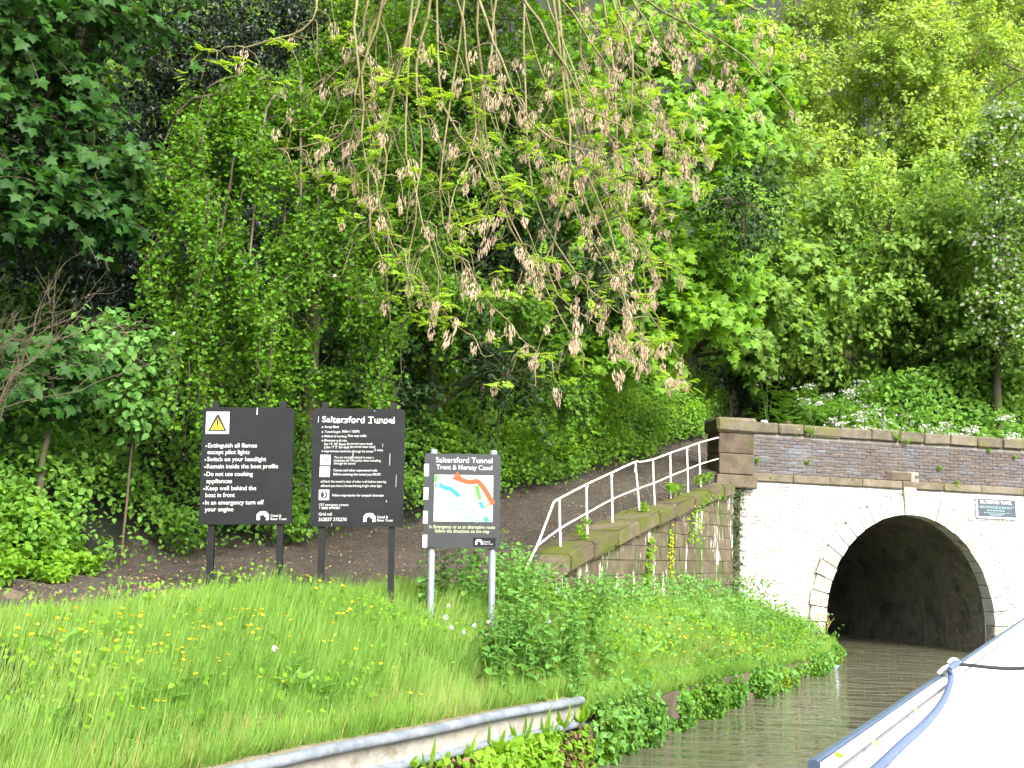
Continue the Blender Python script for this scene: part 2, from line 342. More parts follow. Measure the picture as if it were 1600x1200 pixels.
def ground_mat():
    m, t, b, o = mat_nodes('ground_soil_and_path')
    p = gpos(t); at_ = t.nodes.new('ShaderNodeAttribute'); at_.attribute_name = 'dirt'
    n1 = noise(t, 1.1, 6, p, 0.65); n2 = noise(t, 14, 6, p, 0.7); n3 = noise(t, 45, 3, p)
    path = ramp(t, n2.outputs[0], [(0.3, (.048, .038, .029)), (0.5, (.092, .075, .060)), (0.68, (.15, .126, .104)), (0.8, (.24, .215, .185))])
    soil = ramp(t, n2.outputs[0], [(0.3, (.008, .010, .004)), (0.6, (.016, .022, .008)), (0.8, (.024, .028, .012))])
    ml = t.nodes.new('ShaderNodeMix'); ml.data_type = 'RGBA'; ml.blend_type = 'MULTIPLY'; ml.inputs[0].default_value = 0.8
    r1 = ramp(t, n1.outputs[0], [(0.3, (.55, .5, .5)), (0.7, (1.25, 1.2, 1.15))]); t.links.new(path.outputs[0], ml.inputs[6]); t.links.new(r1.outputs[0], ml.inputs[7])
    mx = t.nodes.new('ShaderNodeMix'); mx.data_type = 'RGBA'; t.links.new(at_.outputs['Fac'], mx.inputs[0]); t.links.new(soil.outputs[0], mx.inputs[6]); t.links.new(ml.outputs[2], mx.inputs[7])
    t.links.new(mx.outputs[2], b.inputs['Base Color']); b.inputs['Roughness'].default_value = 0.85
    ad = t.nodes.new('ShaderNodeMath'); ad.operation = 'ADD'; t.links.new(n2.outputs[0], ad.inputs[0]); t.links.new(n3.outputs[0], ad.inputs[1])
    bump(t, ad.outputs[0], b, 1.0, 0.12); return m
M['ground'] = ground_mat()
def water_mat():
    m, t, b, o = mat_nodes('murky_canal_water')
    p = gpos(t)
    mp = t.nodes.new('ShaderNodeMapping'); mp.inputs['Rotation'].default_value = (0, 0, math.radians(8)); mp.inputs['Scale'].default_value = (0.42, 1.5, 1); t.links.new(p, mp.inputs['Vector'])
    n1 = noise(t, 2.6, 3, mp.outputs[0], 0.5); n2 = noise(t, 7.5, 3, mp.outputs[0], 0.55)
    big = noise(t, 0.35, 2, p)
    ad = t.nodes.new('ShaderNodeMath'); ad.operation = 'MULTIPLY_ADD'; t.links.new(n2.outputs[0], ad.inputs[0]); ad.inputs[1].default_value = 0.35; t.links.new(n1.outputs[0], ad.inputs[2])
    k = ramp(t, big.outputs[0], [(0.3, (.35, .35, .35)), (0.65, (1, 1, 1))])
    ml = t.nodes.new('ShaderNodeMath'); ml.operation = 'MULTIPLY'; t.links.new(ad.outputs[0], ml.inputs[0]); t.links.new(k.outputs[0], ml.inputs[1])
    bump(t, ml.outputs[0], b, 0.7, 0.22)
    b.inputs['Base Color'].default_value = (.078, .078, .050, 1); b.inputs['Roughness'].default_value = 0.04; b.inputs['IOR'].default_value = 1.33
    b.inputs['Specular IOR Level'].default_value = 0.5
    return m
M['water'] = water_mat()
M['roofwhite'] = plain('white_roof_paint', (.82, .82, .83), 0.45, var=0.02)
M['blue'] = plain('slate_blue_handrail_paint', (.055, .085, .135), 0.4, var=0.12)
M['hull'] = plain('dark_blue_cabin_paint', (.02, .035, .09), 0.35, var=0.1)
M['hullblack'] = plain('black_hull_paint', (.012, .012, .013), 0.5, var=0.2)
M['deck'] = plain('grey_deck_paint', (.16, .16, .17), 0.6, var=0.1)
M['rope_black'] = plain('black_rope', (.02, .02, .025), 0.8, var=0.4, scale=60, bmp=0.6)
M['rope_blue'] = plain('faded_blue_rope', (.07, .10, .19), 0.8, var=0.15, scale=50, bmp=0.5)
M['chrome'] = plain('white_enamelled_fitting', (.72, .72, .74), 0.3, metal=0.2, var=0.06)
M['seam'] = plain('grey_roof_sealant', (.12, .12, .13), 0.7)
M['plaque'] = plain('dark_slate_plaque', (.045, .055, .075), 0.6, var=0.25, scale=8)
M['plaqueframe'] = plain('pale_plaque_frame', (.60, .62, .66), 0.6, var=0.08)
def bottle_mat():
    m, t, b, o = mat_nodes('clear_plastic'); b.inputs['Base Color'].default_value = (.75, .82, .86, 1); b.inputs['Transmission Weight'].default_value = 0.45; b.inputs['Roughness'].default_value = 0.2
    return m
M['plastic'] = bottle_mat()

# ------------------------------------------------------------------ the lie of the land
D = np.array([0.48, 0.877]); D /= np.linalg.norm(D)         # along the canal
NL = np.array([-D[1], D[0]])                                 # to the left, inland
OC = np.array([0.96, 10.46])
def uv(x, y):
    rx, ry = x - OC[0], y - OC[1]
    return rx * D[0] + ry * D[1], rx * NL[0] + ry * NL[1]
def xy(u, v):
    return OC[0] + u * D[0] + v * NL[0], OC[1] + u * D[1] + v * NL[1]
def bank_off(u): return np.interp(u, [-30, -12, -4.55, -2.8, -.2, 2, 5, 8.4, 11, 13.2, 14], [3.2, 1.4, .52, .38, .10, .05, .08, 0, .05, .35, .6])
def edge_h(u): return np.interp(u, [-30, -.6, .2, 3, 8, 13], [.60, .60, .46, .40, .26, .16])
P0 = np.array([5.09, 22.5]); WD = np.array([.978, .21]); WD /= np.linalg.norm(WD); WN = np.array([-WD[1], WD[0]])   # the portal wall
def wall_ac(x, y):
    rx, ry = x - P0[0], y - P0[1]
    return rx * WD[0] + ry * WD[1], rx * WN[0] + ry * WN[1]          # along, behind
Q0 = np.array([.2, 13.85]); Q1 = np.array([4.95, 22.45])             # wing wall line (front face)
QD = (Q1 - Q0) / np.linalg.norm(Q1 - Q0); QN = np.array([-QD[1], QD[0]]); QL = np.linalg.norm(Q1 - Q0)
FAR = np.array([(-6.5, -30), (-5.2, 0), (-4.7, 6), (-4.75, 9), (-4.9, 10.8), (-4.6, 12.5), (-4.2, 14), (-3, 15.6), (-1.65, 16.7), (-.1, 18.8), (.76, 20.4), (2.9, 23.2), (4.9, 26.4), (6.2, 30), (7.2, 36), (7.4, 60)], float)
RIGHT = np.array([(60, 32), (14, 27.6), (10.5, 26.8), (8.6, 27.8), (8.8, 31), (9.4, 36), (9.6, 60)], float)
def signed_dist(x, y, poly):
    best = np.full(np.shape(x), 1e9); sg = np.ones(np.shape(x))
    for a, b in zip(poly[:-1], poly[1:]):
        d = b - a; L = d @ d
        t = np.clip(((x - a[0]) * d[0] + (y - a[1]) * d[1]) / L, 0, 1)
        qx, qy = x - (a[0] + t * d[0]), y - (a[1] + t * d[1])
        dd = np.hypot(qx, qy); cr_ = d[0] * qy - d[1] * qx
        m = dd < best - 1e-9
        best = np.where(m, dd, best); sg = np.where(m, np.where(cr_ >= 0, 1, -1), sg)
    return best * sg
def sstep(a, b, x):
    t = np.clip((x - a) / (b - a), 0, 1); return t * t * (3 - 2 * t)
def path_h(x, y):
    yy = y - .215 * (x - 5.09) * sstep(2, 5, x)
    return np.interp(yy, [-30, 8, 11, 13, 15, 16, 18, 20, 21.5, 23, 25, 28, 32, 40, 70], [1.4, 1.45, 1.5, 1.58, 1.93, 2.12, 2.62, 3.17, 3.55, 3.95, 4.55, 5.55, 6.3, 7.2, 12])
def edge_w(u): return np.interp(u, [-30, -8, -4.5, -1.5, .5, 1.8, 2.4, 13], [2.6, 2.3, 2.3, 3.15, 2.75, 2.1, 2.15, 2.15])
def H(x, y, rough=True):
    x = np.asarray(x, float); y = np.asarray(y, float)
    u, v = uv(x, y); vp = v - bank_off(u)
    S = path_h(x, y)
    dl = signed_dist(x, y, FAR); dr = signed_dist(x, y, RIGHT)
    land = S + np.where(dl > 0, .80 * np.maximum(dl - .25, 0) - .012 * np.maximum(dl - 8, 0) ** 1.5 + .05, 0)
    land = np.where((dr < 0) & (dl < 0), S + .55 * np.maximum(-dr - .5, 0), land)
    far = np.maximum(y - 40, 0); land = land + .35 * far
    # the grass bench below the path and below the wing wall
    W = edge_w(u); e = edge_h(u)
    T = np.where(u < 1.6, S, np.interp(u, [1.6, 3.0, 12.5], [1.5, 1.22, .95]))
    off_ = np.where(u < -.1, .24, .05); f = np.clip((vp - off_) / (W - off_), 0, 1); g = e + (T - e) * (1 - (1 - f) ** 1.8)
    qa = (x - Q0[0]) * QD[0] + (y - Q0[1]) * QD[1]; qc = (x - Q0[0]) * QN[0] + (y - Q0[1]) * QN[1]
    wa, wc = wall_ac(x, y)
    bench = np.where(qa > .25, qc < .26, vp < W)
    z = np.where(bench, g, land)
    # canal bed and the far bank, in front of the portal wall
    rb = np.minimum(-9.0 - v, 99)
    rb = np.maximum(rb, np.minimum(wa - 6.6, wc + 1.6 + .55 * (wa - 6.6)))          # bank curling in to the tunnel's far cheek
    right = .35 + .28 * np.clip(rb, 0, 14)
    z = np.where(vp < 0, np.where(rb > 0, right, -1.2), z)
    # behind the portal wall
    behind = (wc > .28) & (wa > -.3)
    back = land
    z = np.where(behind, np.maximum(back, 3.75), z)
    if rough: z = z + np.where(z > 0, .035 * vnoise(x, y, .8) + .012 * vnoise(x, y, .22), 0)
    return z
xs = np.concatenate([np.linspace(-90, -14, 26)[:-1], np.linspace(-14, -7, 16)[:-1], np.arange(-7, 14, .17), np.linspace(14, 30, 24), np.linspace(30, 120, 26)[1:]])
ys = np.concatenate([np.linspace(-60, 3, 36)[:-1], np.arange(3, 29, .17), np.linspace(29, 45, 30), np.linspace(45, 130, 26)[1:]])
GX, GY = np.meshgrid(xs, ys)
GZ = H(GX, GY)
nx, ny = len(xs), len(ys)
ii, jj = np.meshgrid(np.arange(nx - 1), np.arange(ny - 1))
Fq = np.stack([jj * nx + ii, jj * nx + ii + 1, (jj + 1) * nx + ii + 1, (jj + 1) * nx + ii], -1).reshape(-1, 4)
ARC_C, ARC_A, ARC_B, ARC_Z = 4.12, 2.10, 2.42, .68             # arch: centre along the wall, half width, rise, springing
zc = GZ.ravel()[Fq]; ca, cc_ = wall_ac(GX.ravel()[Fq], GY.ravel()[Fq])
hole = (zc.min(1) < 3.3) & (np.abs(ca.mean(1) - ARC_C) < 2.75) & (cc_.max(1) > -.05)
Fq = Fq[~hole]
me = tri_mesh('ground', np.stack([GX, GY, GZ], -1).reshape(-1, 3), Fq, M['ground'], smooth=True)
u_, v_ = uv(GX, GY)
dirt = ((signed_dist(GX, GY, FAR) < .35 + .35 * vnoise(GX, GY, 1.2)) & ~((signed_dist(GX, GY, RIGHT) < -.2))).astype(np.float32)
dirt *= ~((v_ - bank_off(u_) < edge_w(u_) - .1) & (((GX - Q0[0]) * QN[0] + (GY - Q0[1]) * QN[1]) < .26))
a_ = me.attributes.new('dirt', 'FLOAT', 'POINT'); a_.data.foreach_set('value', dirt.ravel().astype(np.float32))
tag(link('ground', me), 'brown earth bank and trodden dirt path rising past the tunnel', kind='structure')
wv = np.array([(-60, -60, 0), (80, -60, 0), (80, 60, 0), (-60, 60, 0)], float)
tag(link('canal_water', tri_mesh('canal_water', wv, [[0, 1, 2, 3]], M['water'])), 'murky olive brown canal water with small ripples', kind='structure')

# ------------------------------------------------------------------ tunnel portal (local x along the wall, y behind, z up)
rng = random.Random(3)
portal = empty('tunnel_portal', (P0[0], P0[1], 0), (0, 0, math.atan2(WD[1], WD[0])))
tag(portal, 'white painted brick tunnel portal with dark arched mouth under brown brick parapet', 'tunnel portal')
WEND = 11.0
def arch_z(a):
    k = (a - ARC_C) / ARC_A
    return np.where(np.abs(k) < 1, ARC_Z + ARC_B * np.sqrt(np.maximum(1 - k * k, 0)), -1.4)
# backing wall with the arch cut out, set back behind the brick faces
def backing():
    V = []; Fc = []
    th = np.linspace(math.pi, 0, 41)
    aa = [(ARC_C + (ARC_A + .02) * math.cos(t), ARC_Z + (ARC_B + .02) * math.sin(t)) for t in th]
    aa = [(ARC_C - ARC_A - .02, -1.4)] + aa + [(ARC_C + ARC_A + .02, -1.4)]
    for y in (0.02, .30):
        for (a, z) in aa: V.append((a, y, z))
        for (a, z) in aa: V.append((a, y, 4.75))
    n = len(aa)
    for i in range(n - 1):
        Fc.append((i, i + 1, n + i + 1, n + i)); Fc.append((2 * n + i, 3 * n + i, 3 * n + i + 1, 2 * n + i + 1))
        Fc.append((i, 2 * n + i, 2 * n + i + 1, i + 1))
    for x0, x1 in ((-.02, ARC_C - ARC_A - .02), (ARC_C + ARC_A + .02, WEND)):
        b = len(V); V += box_v(x0, x1, .02, .30, -1.4, 4.75); Fc += [tuple(b + i for i in f) for f in BOXF]
    return V, Fc
V, Fc = backing(); link('wall_core', py_mesh('wall_core', V, Fc, M['washmortar']), portal)
box('parapet_core', (.1, WEND, .015, .5, 3.78, 4.74), M['mortar'], portal)
# bricks
BL, BH, BJ = .225, .075, .012
def brick_mesh(name, l, h, d, mat):
    c = .006
    V = [(0, d, 0), (l, d, 0), (l, d, h), (0, d, h), (0, c, 0), (l, c, 0), (l, c, h), (0, c, h), (c, 0, c), (l - c, 0, c), (l - c, 0, h - c), (c, 0, h - c)]
    Fc = [(8, 9, 10, 11), (4, 5, 9, 8), (5, 6, 10, 9), (6, 7, 11, 10), (7, 4, 8, 11), (0, 1, 5, 4), (1, 2, 6, 5), (2, 3, 7, 6), (3, 0, 4, 7)]
    return V, Fc, py_mesh(name, V, Fc, mat)
bv, bf, mb_brown = brick_mesh('brick', BL - BJ, BH - BJ, .05, M['brick'])
_, _, mb_white = brick_mesh('brick', BL - BJ, BH - BJ, .05, M['wash'])
_, _, mb_worn = brick_mesh('brick', BL - BJ, BH - BJ, .05, M['wornwash'])
hv_, hf_, mh_brown = brick_mesh('brick', BL / 2 - BJ, BH - BJ, .05, M['brick'])
def lay(z0, z1, a0, a1, keep, meshes, limit, matstuff, name_rest):
    n = 0; rest = []
    spots = []
    rows = int((z1 - z0) / BH)
    for r in range(rows):
        off = (r % 2) * BL / 2
        k = 0
        while a0 + k * BL - off < a1:
            a = a0 + k * BL - off; k += 1
            if a < a0 - .01: continue
            z = z0 + r * BH
            if keep(a, z): spots.append((a, z))
    spots.sort(key=lambda s: s[0])
    for a, z in spots:
        dz = rng.uniform(-.0025, .0025); y = rng.uniform(-.006, .006)
        if n < limit:
            mm = meshes(a, z)
            o = link('brick', mm, portal); o.location = (a, y, z + dz); o.rotation_euler = (0, rng.uniform(-.008, .008), 0); n += 1
        else:
            rest.append(([(x + a, yy + y, zz + z + dz) for x, yy, zz in bv], bf))
    if rest:
        V = []; Fc = []
        for v, f in rest:
            b = len(V); V += v; Fc += [tuple(b + i for i in q) for q in f]
        tag(link(name_rest, py_mesh(name_rest, V, Fc, matstuff), portal), kind='stuff')
lay(3.86, 4.72, .14, WEND, lambda a, z: not (3.55 < a < 4.2 and 3.8 < z < 4.02), lambda a, z: mb_brown, 290, M['brick'], 'parapet_brickwork')
def white_keep(a, z):
    k = math.hypot((a + .1 - ARC_C) / (ARC_A + .50), (z + .03 - ARC_Z) / (ARC_B + .46))
    return (k > 1 if z > ARC_Z - .05 else abs(a + .1 - ARC_C) > ARC_A + .52)
lay(.35, 3.66, .03, WEND, white_keep, lambda a, z: mb_worn if (a < 1.7 and rng.random() < .22) or rng.random() < .05 else mb_white, 300, M['wash'], 'painted_brickwork')
rough_block('stone_tablet', (3.56, 4.2, -.02, .06, 3.86, 4.06), M['sand'], rng, portal)
# string course and coping stones
a = .12
while a < WEND:
    L = rng.uniform(.8, 1.15)
    rough_block('string_course_stone', (a, min(a + L - .012, WEND), -.045, .1, 3.68, 3.85), M['ledge'], rng, portal, .006); a += L
a = .30
while a < WEND:
    L = rng.uniform(.55, .95)
    rough_block('coping_stone', (a, min(a + L - .012, WEND), -.07, .55, 4.74, 4.99 + rng.uniform(-.012, .012)), M['parcope'], rng, portal, .010, .03); a += L
# ring of arch stones
def voussoir(t0, t1, ro, mat, proud):
    ins = []; n = 3
    for k in range(n):
        t = t0 + (t1 - t0) * k / (n - 1); ins.append((ARC_C + ARC_A * math.cos(t), ARC_Z + ARC_B * math.sin(t), math.cos(t), math.sin(t)))
    V = []
    for y in (-proud, .30):
        for (a, z, c, s) in ins: V.append((a, y, z))
        for (a, z, c, s) in ins: V.append((a + ro * c, y, z + ro * s))
    V = [(x + rng.uniform(-.008, .008), y, z + rng.uniform(-.008, .008)) for x, y, z in V]
    m = 2 * n
    Fc = [(0, 1, 4, 3), (1, 2, 5, 4), (m, m + 3, m + 4, m + 1), (m + 1, m + 4, m + 5, m + 2), (0, m, m + 1, 1), (1, m + 1, m + 2, 2), (3, 4, m + 4, m + 3), (4, 5, m + 5, m + 4), (0, 3, m + 3, m), (2, m + 2, m + 5, 5)]
    return py_mesh('arch_stone', V, Fc, mat)
NV = 25
for i in range(NV):
    t1 = math.pi * (1 - i / NV) - .0055; t0 = math.pi * (1 - (i + 1) / NV) + .0055
    mid = i == NV // 2
    worn = i in (2, 3, 4, 12, 15, 18) or i < 2
    link('keystone' if mid else 'arch_stone', voussoir(t0, t1, .62 if mid else (.42 if i % 2 else .38), M['worn'] if worn else M['wash'], .035 + (.03 if mid else rng.uniform(0, .02))), portal)
for sx in (-1, 1):
    for k in range(3):
        z0 = -.35 + k * .345; a0 = ARC_C + sx * ARC_A
        w = rng.uniform(.34, .5)
        b = (a0 - w, a0 + .0, -.04, .3, z0, z0 + .33) if sx < 0 else (a0, a0 + w, -.04, .3, z0, z0 + .33)
        rough_block('jamb_stone', b, M['worn'], rng, portal, .012, .03)
# end pillar
pz = [3.62, 4.10, 4.38, 4.70]
rough_block('pillar_stone', (-.62, .34, -.16, .62, 3.50, 3.78), M['sand'], rng, portal, .008, .02)
for z0, z1 in ((3.79, 4.24), (4.25, 4.70)):
    rough_block('pillar_stone', (-.55, .27, -.10, .56, z0, z1), M['sand'], rng, portal, .010, .02)
rough_block('pillar_cap', (-.62, .34, -.16, .62, 4.71, 5.03), M['parcope'], rng, portal, .014, .05)
for k in range(7):
    rough_block('corner_stone', (-.32, -.005 + rng.uniform(-.01, .01), -.02, .5, .4 + k * .45, .84 + k * .45), M['ashlar'], rng, portal, .008, .015)
# barrel of the tunnel
th = np.linspace(math.pi, 0, 25)
prof = [(ARC_C - ARC_A, -1.3)] + [(ARC_C + ARC_A * math.cos(t), ARC_Z + ARC_B * math.sin(t)) for t in th] + [(ARC_C + ARC_A, -1.3)]
V = []; Fc = []; ysb = list(np.linspace(.31, 6, 14)) + [9, 13, 18, 25, 34]
for y in ysb:
    for a, z in prof:
        w = .05 * min((y - .31) / 2, 1) * math.sin(3 * a + 1.7 * y) * math.sin(2.3 * z + y)
        V.append((a + w - .012 * max(y - 3, 0) ** 1.5, y, z + w))
n = len(prof)
for k in range(len(ysb) - 1):
    for i in range(n - 1): Fc.append((k * n + i, k * n + i + 1, (k + 1) * n + i + 1, (k + 1) * n + i))
b = (len(ysb) - 1) * n; Fc.append(tuple(range(b, b + n)))
link('tunnel_lining', py_mesh('tunnel_lining', V, Fc, M['lining'], True), portal)
# name plate on the portal
plaque = empty('tunnel_plaque', (P0[0], P0[1], 0), (0, 0, math.atan2(WD[1], WD[0])))
tag(plaque, 'small dark rectangular name plate with pale lettering fixed on the white portal wall', 'plaque')
PX0, PX1, PZ0, PZ1 = 5.86, 6.86, 3.14, 3.55
pp_ = box('panel', (PX0, PX1, -.045, -.008, PZ0, PZ1), M['plaque'], plaque)
for b in ((PX0 - .035, PX1 + .035, -.055, -.008, PZ1, PZ1 + .035), (PX0 - .035, PX1 + .035, -.055, -.008, PZ0 - .035, PZ0), (PX0 - .035, PX0, -.055, -.008, PZ0, PZ1), (PX1, PX1 + .035, -.055, -.008, PZ0, PZ1)):
    box('frame', b, M['plaqueframe'], plaque)

# ------------------------------------------------------------------ lettering
text_fit = []
def text(parent, s, x, z, y, width, size, mat, bold=0.0, name='text_line'):
    cu = bpy.data.curves.new(name, 'FONT'); cu.body = s; cu.size = size; cu.offset = bold * .28; cu.extrude = 0.0006; cu.align_y = 'CENTER'
    cu.resolution_u = 3
    o = link(name, cu, parent, mat); o.location = (x, y, z); o.rotation_euler = (math.pi / 2, 0, 0)
    text_fit.append((o, width)); return o
def flat(name, pts, y, mat, parent, t=.0012):
    """a thin printed shape in the x-z plane"""
    n = len(pts); V = [(x, y, z) for x, z in pts] + [(x, y + t, z) for x, z in pts]
    Fc = [tuple(range(n)), tuple(range(2 * n - 1, n - 1, -1))] + [(i, n + i, n + (i + 1) % n, (i + 1) % n) for i in range(n)]
    return link(name, py_mesh(name, V, Fc, mat), parent)
def rect(x0, x1, z0, z1): return [(x0, z0), (x1, z0), (x1, z1), (x0, z1)]
def ribbon(pts, w):
    p = resample([(x, z, 0) for x, z in pts], 4 * len(pts)); t = np.gradient(p, axis=0); t = unit(t); nrm = np.stack([-t[:, 1], t[:, 0]], 1)
    ws = np.interp(np.linspace(0, 1, len(p)), np.linspace(0, 1, len(w)), w)[:, None]
    a = p[:, :2] + nrm * ws; b = p[:, :2] - nrm * ws
    return [tuple(q) for q in a] + [tuple(q) for q in b[::-1]]
def strip(name, pts, w, y, mat, parent):
    pl = ribbon(pts, [k * 1.55 for k in w]); n = len(pl) // 2
    V = [(x, y, z) for x, z in pl]; Fc = [(i, i + 1, 2 * n - 2 - i, 2 * n - 1 - i) for i in range(n - 1)]
    return link(name, py_mesh(name, V, Fc, mat), parent)
text(pp_, 'SALTERSFORD TUNNEL', PX0 + .07, PZ1 - .075, -.047, .84, .12, M['white'], .004)
# the small lines cannot be read in the photograph: rows of pale word-length strokes
rl = random.Random(8)
for zz, x0, x1, hh in ((.175, .02, .97, .018), (.205, .06, .93, .016), (.262, .25, .74, .026), (.315, .16, .84, .014), (.345, .30, .70, .016), (.372, .34, .66, .012)):
    x = PX0 + x0
    while x < PX0 + x1 - .03:
        w = rl.uniform(.03, .09); flat('faint_line', rect(x, min(x + w, PX0 + x1), PZ1 - zz - hh / 2, PZ1 - zz + hh / 2), -.0475, M['map_pale'], pp_); x += w + .018

# ------------------------------------------------------------------ wing wall with sloping coping
wing = empty('wing_wall', (Q0[0], Q0[1], 0), (0, 0, math.atan2(QD[1], QD[0])))
tag(wing, 'streaked stone wing wall with mossy sloping coping below the white railing', 'wall')
def cope_z(a): return np.interp(a, [-.6, 0, .5, 1.45, 4.5, 8.6, 9.2, 9.9], [1.50, 1.55, 1.72, 2.02, 2.68, 3.46, 3.58, 3.62])   # top of the coping
rw = random.Random(12)
CT = .26
V = []; Fc = []
for k, a in enumerate(np.linspace(.15, QL - .1, 24)):
    t = float(cope_z(a)) - CT
    V += [(a, .03, .3), (a, .55, .3), (a, .55, t), (a, .03, t)]
    if k: b = 4 * (k - 1); Fc += [(b, b + 4, b + 7, b + 3), (b + 3, b + 7, b + 6, b + 2), (b + 1, b + 2, b + 6, b + 5)]
Fc += [(0, 3, 2, 1), (len(V) - 4, len(V) - 3, len(V) - 2, len(V) - 1)]
link('wall_core', py_mesh('wall_core', V, Fc, M['mortar']), wing)
for r in range(12):
    z0 = .45 + r * .245; a = .2 + (r % 2) * .12
    while a < QL - .12:
        L = rw.uniform(.26, .52); a1 = min(a + L, QL - .08)
        zt = z0 + .235
        lim = float(cope_z(a)) - CT
        lim1 = float(cope_z(a1)) - CT
        if lim1 - z0 > .06 and a1 - a > .1:
            x0, x1 = a, a1 - .014
            V = box_v(x0, x1, rw.uniform(-.012, .008), .2, z0, zt)
            V[4] = (x0, V[4][1], min(zt, max(lim, z0 + .02))); V[7] = (x0, .2, min(zt, max(lim, z0 + .02)))
            V[5] = (x1, V[5][1], min(zt, lim1)); V[6] = (x1, .2, min(zt, lim1))
            V = [(x + rw.uniform(-.004, .004), y + rw.uniform(-.006, .006), z) for x, y, z in V]
            link('stone', py_mesh('stone', V, BOXF, M['ashlar']), wing)
        a = a1
aa = [-.62, .02, .55, 1.35, 2.2, 3.1, 4.05, 5.0, 5.95, 6.9, 7.85, 8.75, QL - .25]
for a0, a1 in zip(aa[:-1], aa[1:]):
    b = (0, 1, 0, 1, 0, 1)
    y0, y1 = -.10 + rw.uniform(-.015, .015), .62
    z0, z1 = float(cope_z(a0)), float(cope_z(a1))
    drop = CT + (.55 if a0 < -.1 else .45 if a0 < .2 else .02)
    a1g = a1 - .015
    import bmesh
    bm = bmesh.new()
    vs_ = [bm.verts.new(v) for v in [(a0, y0, z0 - drop), (a1g, y0, z1 - (CT if a0 > .2 else drop)), (a1g, y1, z1 - (CT if a0 > .2 else drop)), (a0, y1, z0 - drop), (a0, y0, z0), (a1g, y0, z1), (a1g, y1, z1), (a0, y1, z0)]]
    for f in BOXF: bm.faces.new([vs_[i] for i in f])
    bmesh.ops.bevel(bm, geom=list(bm.edges), offset=.035, segments=2, affect='EDGES')
    for v in bm.verts: v.co += Vector((0, rw.uniform(-.012, .012), rw.uniform(-.012, .012)))
    me = bpy.data.meshes.new('coping_stone'); bm.to_mesh(me); bm.free(); me.materials.append(M['coping'])
    link('coping_stone', me, wing)
# ------------------------------------------------------------------ railing
def on_line(px, py, off=.28):
    """where the sight line meets the upright plane along the coping"""
    o = Q0 + QN * off; d = ray(px, py)
    t = (o[0] * QN[0] + o[1] * QN[1]) / (d[0] * QN[0] + d[1] * QN[1])
    return np.array([d[0] * t, d[1] * t, EYE + d[2] * t])
railing = empty('hand_railing', tuple(on_line(876, 865)))
tag(railing, 'white two-bar metal hand railing with rusty rails climbing beside the dirt ramp', 'railing')
def rod(name, pts, r, mat, parent, M_=None, sides=8, base=None):
    p = np.asarray(pts, float); p = resample(p, M_) if M_ else p
    if base is not None: p = p - np.array(base)
    rr = np.full(len(p), r) if np.isscalar(r) else np.interp(np.linspace(0, 1, len(p)), np.linspace(0, 1, len(r)), r)
    return link(name, tubes(name, p[None], rr[None], sides, mat), parent)
RB = np.array(railing.location)
post_px = [((876, 868), (874, 779)), ((918, 843), (916, 757)), ((957, 822), (955, 740)), ((999, 802), (992, 723)), ((1023, 791), (1020, 719)), ((1048, 781), (1047, 709)), ((1075, 769), (1073, 700)), ((1095, 757), (1092, 693))]
for k, (b_, t_) in enumerate(post_px):
    B_ = on_line(*b_); T_ = on_line(*t_)
    B_[2] = min(B_[2], float(cope_z((B_[0] - Q0[0]) * QD[0] + (B_[1] - Q0[1]) * QD[1])) - .02)
    mid = (B_ + T_) / 2 + np.array([QD[0], QD[1], 0]) * rw.uniform(-.02, .02)
    po = rod('post', [B_, mid, T_], .020, M['railpaint'], railing, 6, base=RB)
    if k in (1, 2, 3, 6):   # folded strap ends on some posts
        q = T_ + np.array([QD[0] * .06, QD[1] * .06, -.02]); rod('post_bracket', [T_ - [0, 0, .16], (T_ + q) / 2 - [0, 0, .07], q], .014, M['railpaint'], po, 5, 6, RB)
top = [on_line(*p) for p in [(809, 916), (824, 884), (839, 853), (853, 817), (865, 785), (874, 779), (916, 757), (955, 739), (992, 722), (1000, 722), (1020, 718), (1047, 708), (1073, 699), (1092, 692), (1125, 683)]]
top[0] = top[0] - [0, 0, .1]
rod('top_rail', top[4:], .018, M['rustpaint'], railing, 40, base=RB)
rod('end_rail', top[:5], .018, M['rustpaint'], railing, 12, base=RB)
mids = [on_line(*p) for p in [(839, 853), (875, 826), (915, 803), (957, 780), (996, 764), (1024, 754), (1049, 743), (1075, 733), (1095, 725), (1125, 716)]]
rod('middle_rail', mids, .016, M['rustpaint'], railing, 30, base=RB)

# ------------------------------------------------------------------ signs
def rounded(x0, x1, z0, z1, r, n=5):
    P = []
    for cx, cz, a0 in ((x1 - r, z1 - r, 0), (x0 + r, z1 - r, 90), (x0 + r, z0 + r, 180), (x1 - r, z0 + r, 270)):
        for k in range(n): a = math.radians(a0 + 90 * k / (n - 1)); P.append((cx + r * math.cos(a), cz + r * math.sin(a)))
    return P
def crt_logo(parent, x, z, w, y, mat, cut):
    """white arch with a dark swan-and-bridge shaped bite"""
    h = w * .74
    flat('logo', [(x, z), (x, z + h * .62), (x + w * .22, z + h * .93), (x + w * .5, z + h), (x + w * .78, z + h * .93), (x + w, z + h * .62), (x + w, z)], y, mat, parent)
    flat('logo', [(x + w * .26, z - .001), (x + w * .30, z + h * .30), (x + w * .22, z + h * .42), (x + w * .40, z + h * .56), (x + w * .62, z + h * .58), (x + w * .60, z + h * .42), (x + w * .80, z + h * .30), (x + w * .74, z - .001)], y - .0012, cut, parent)
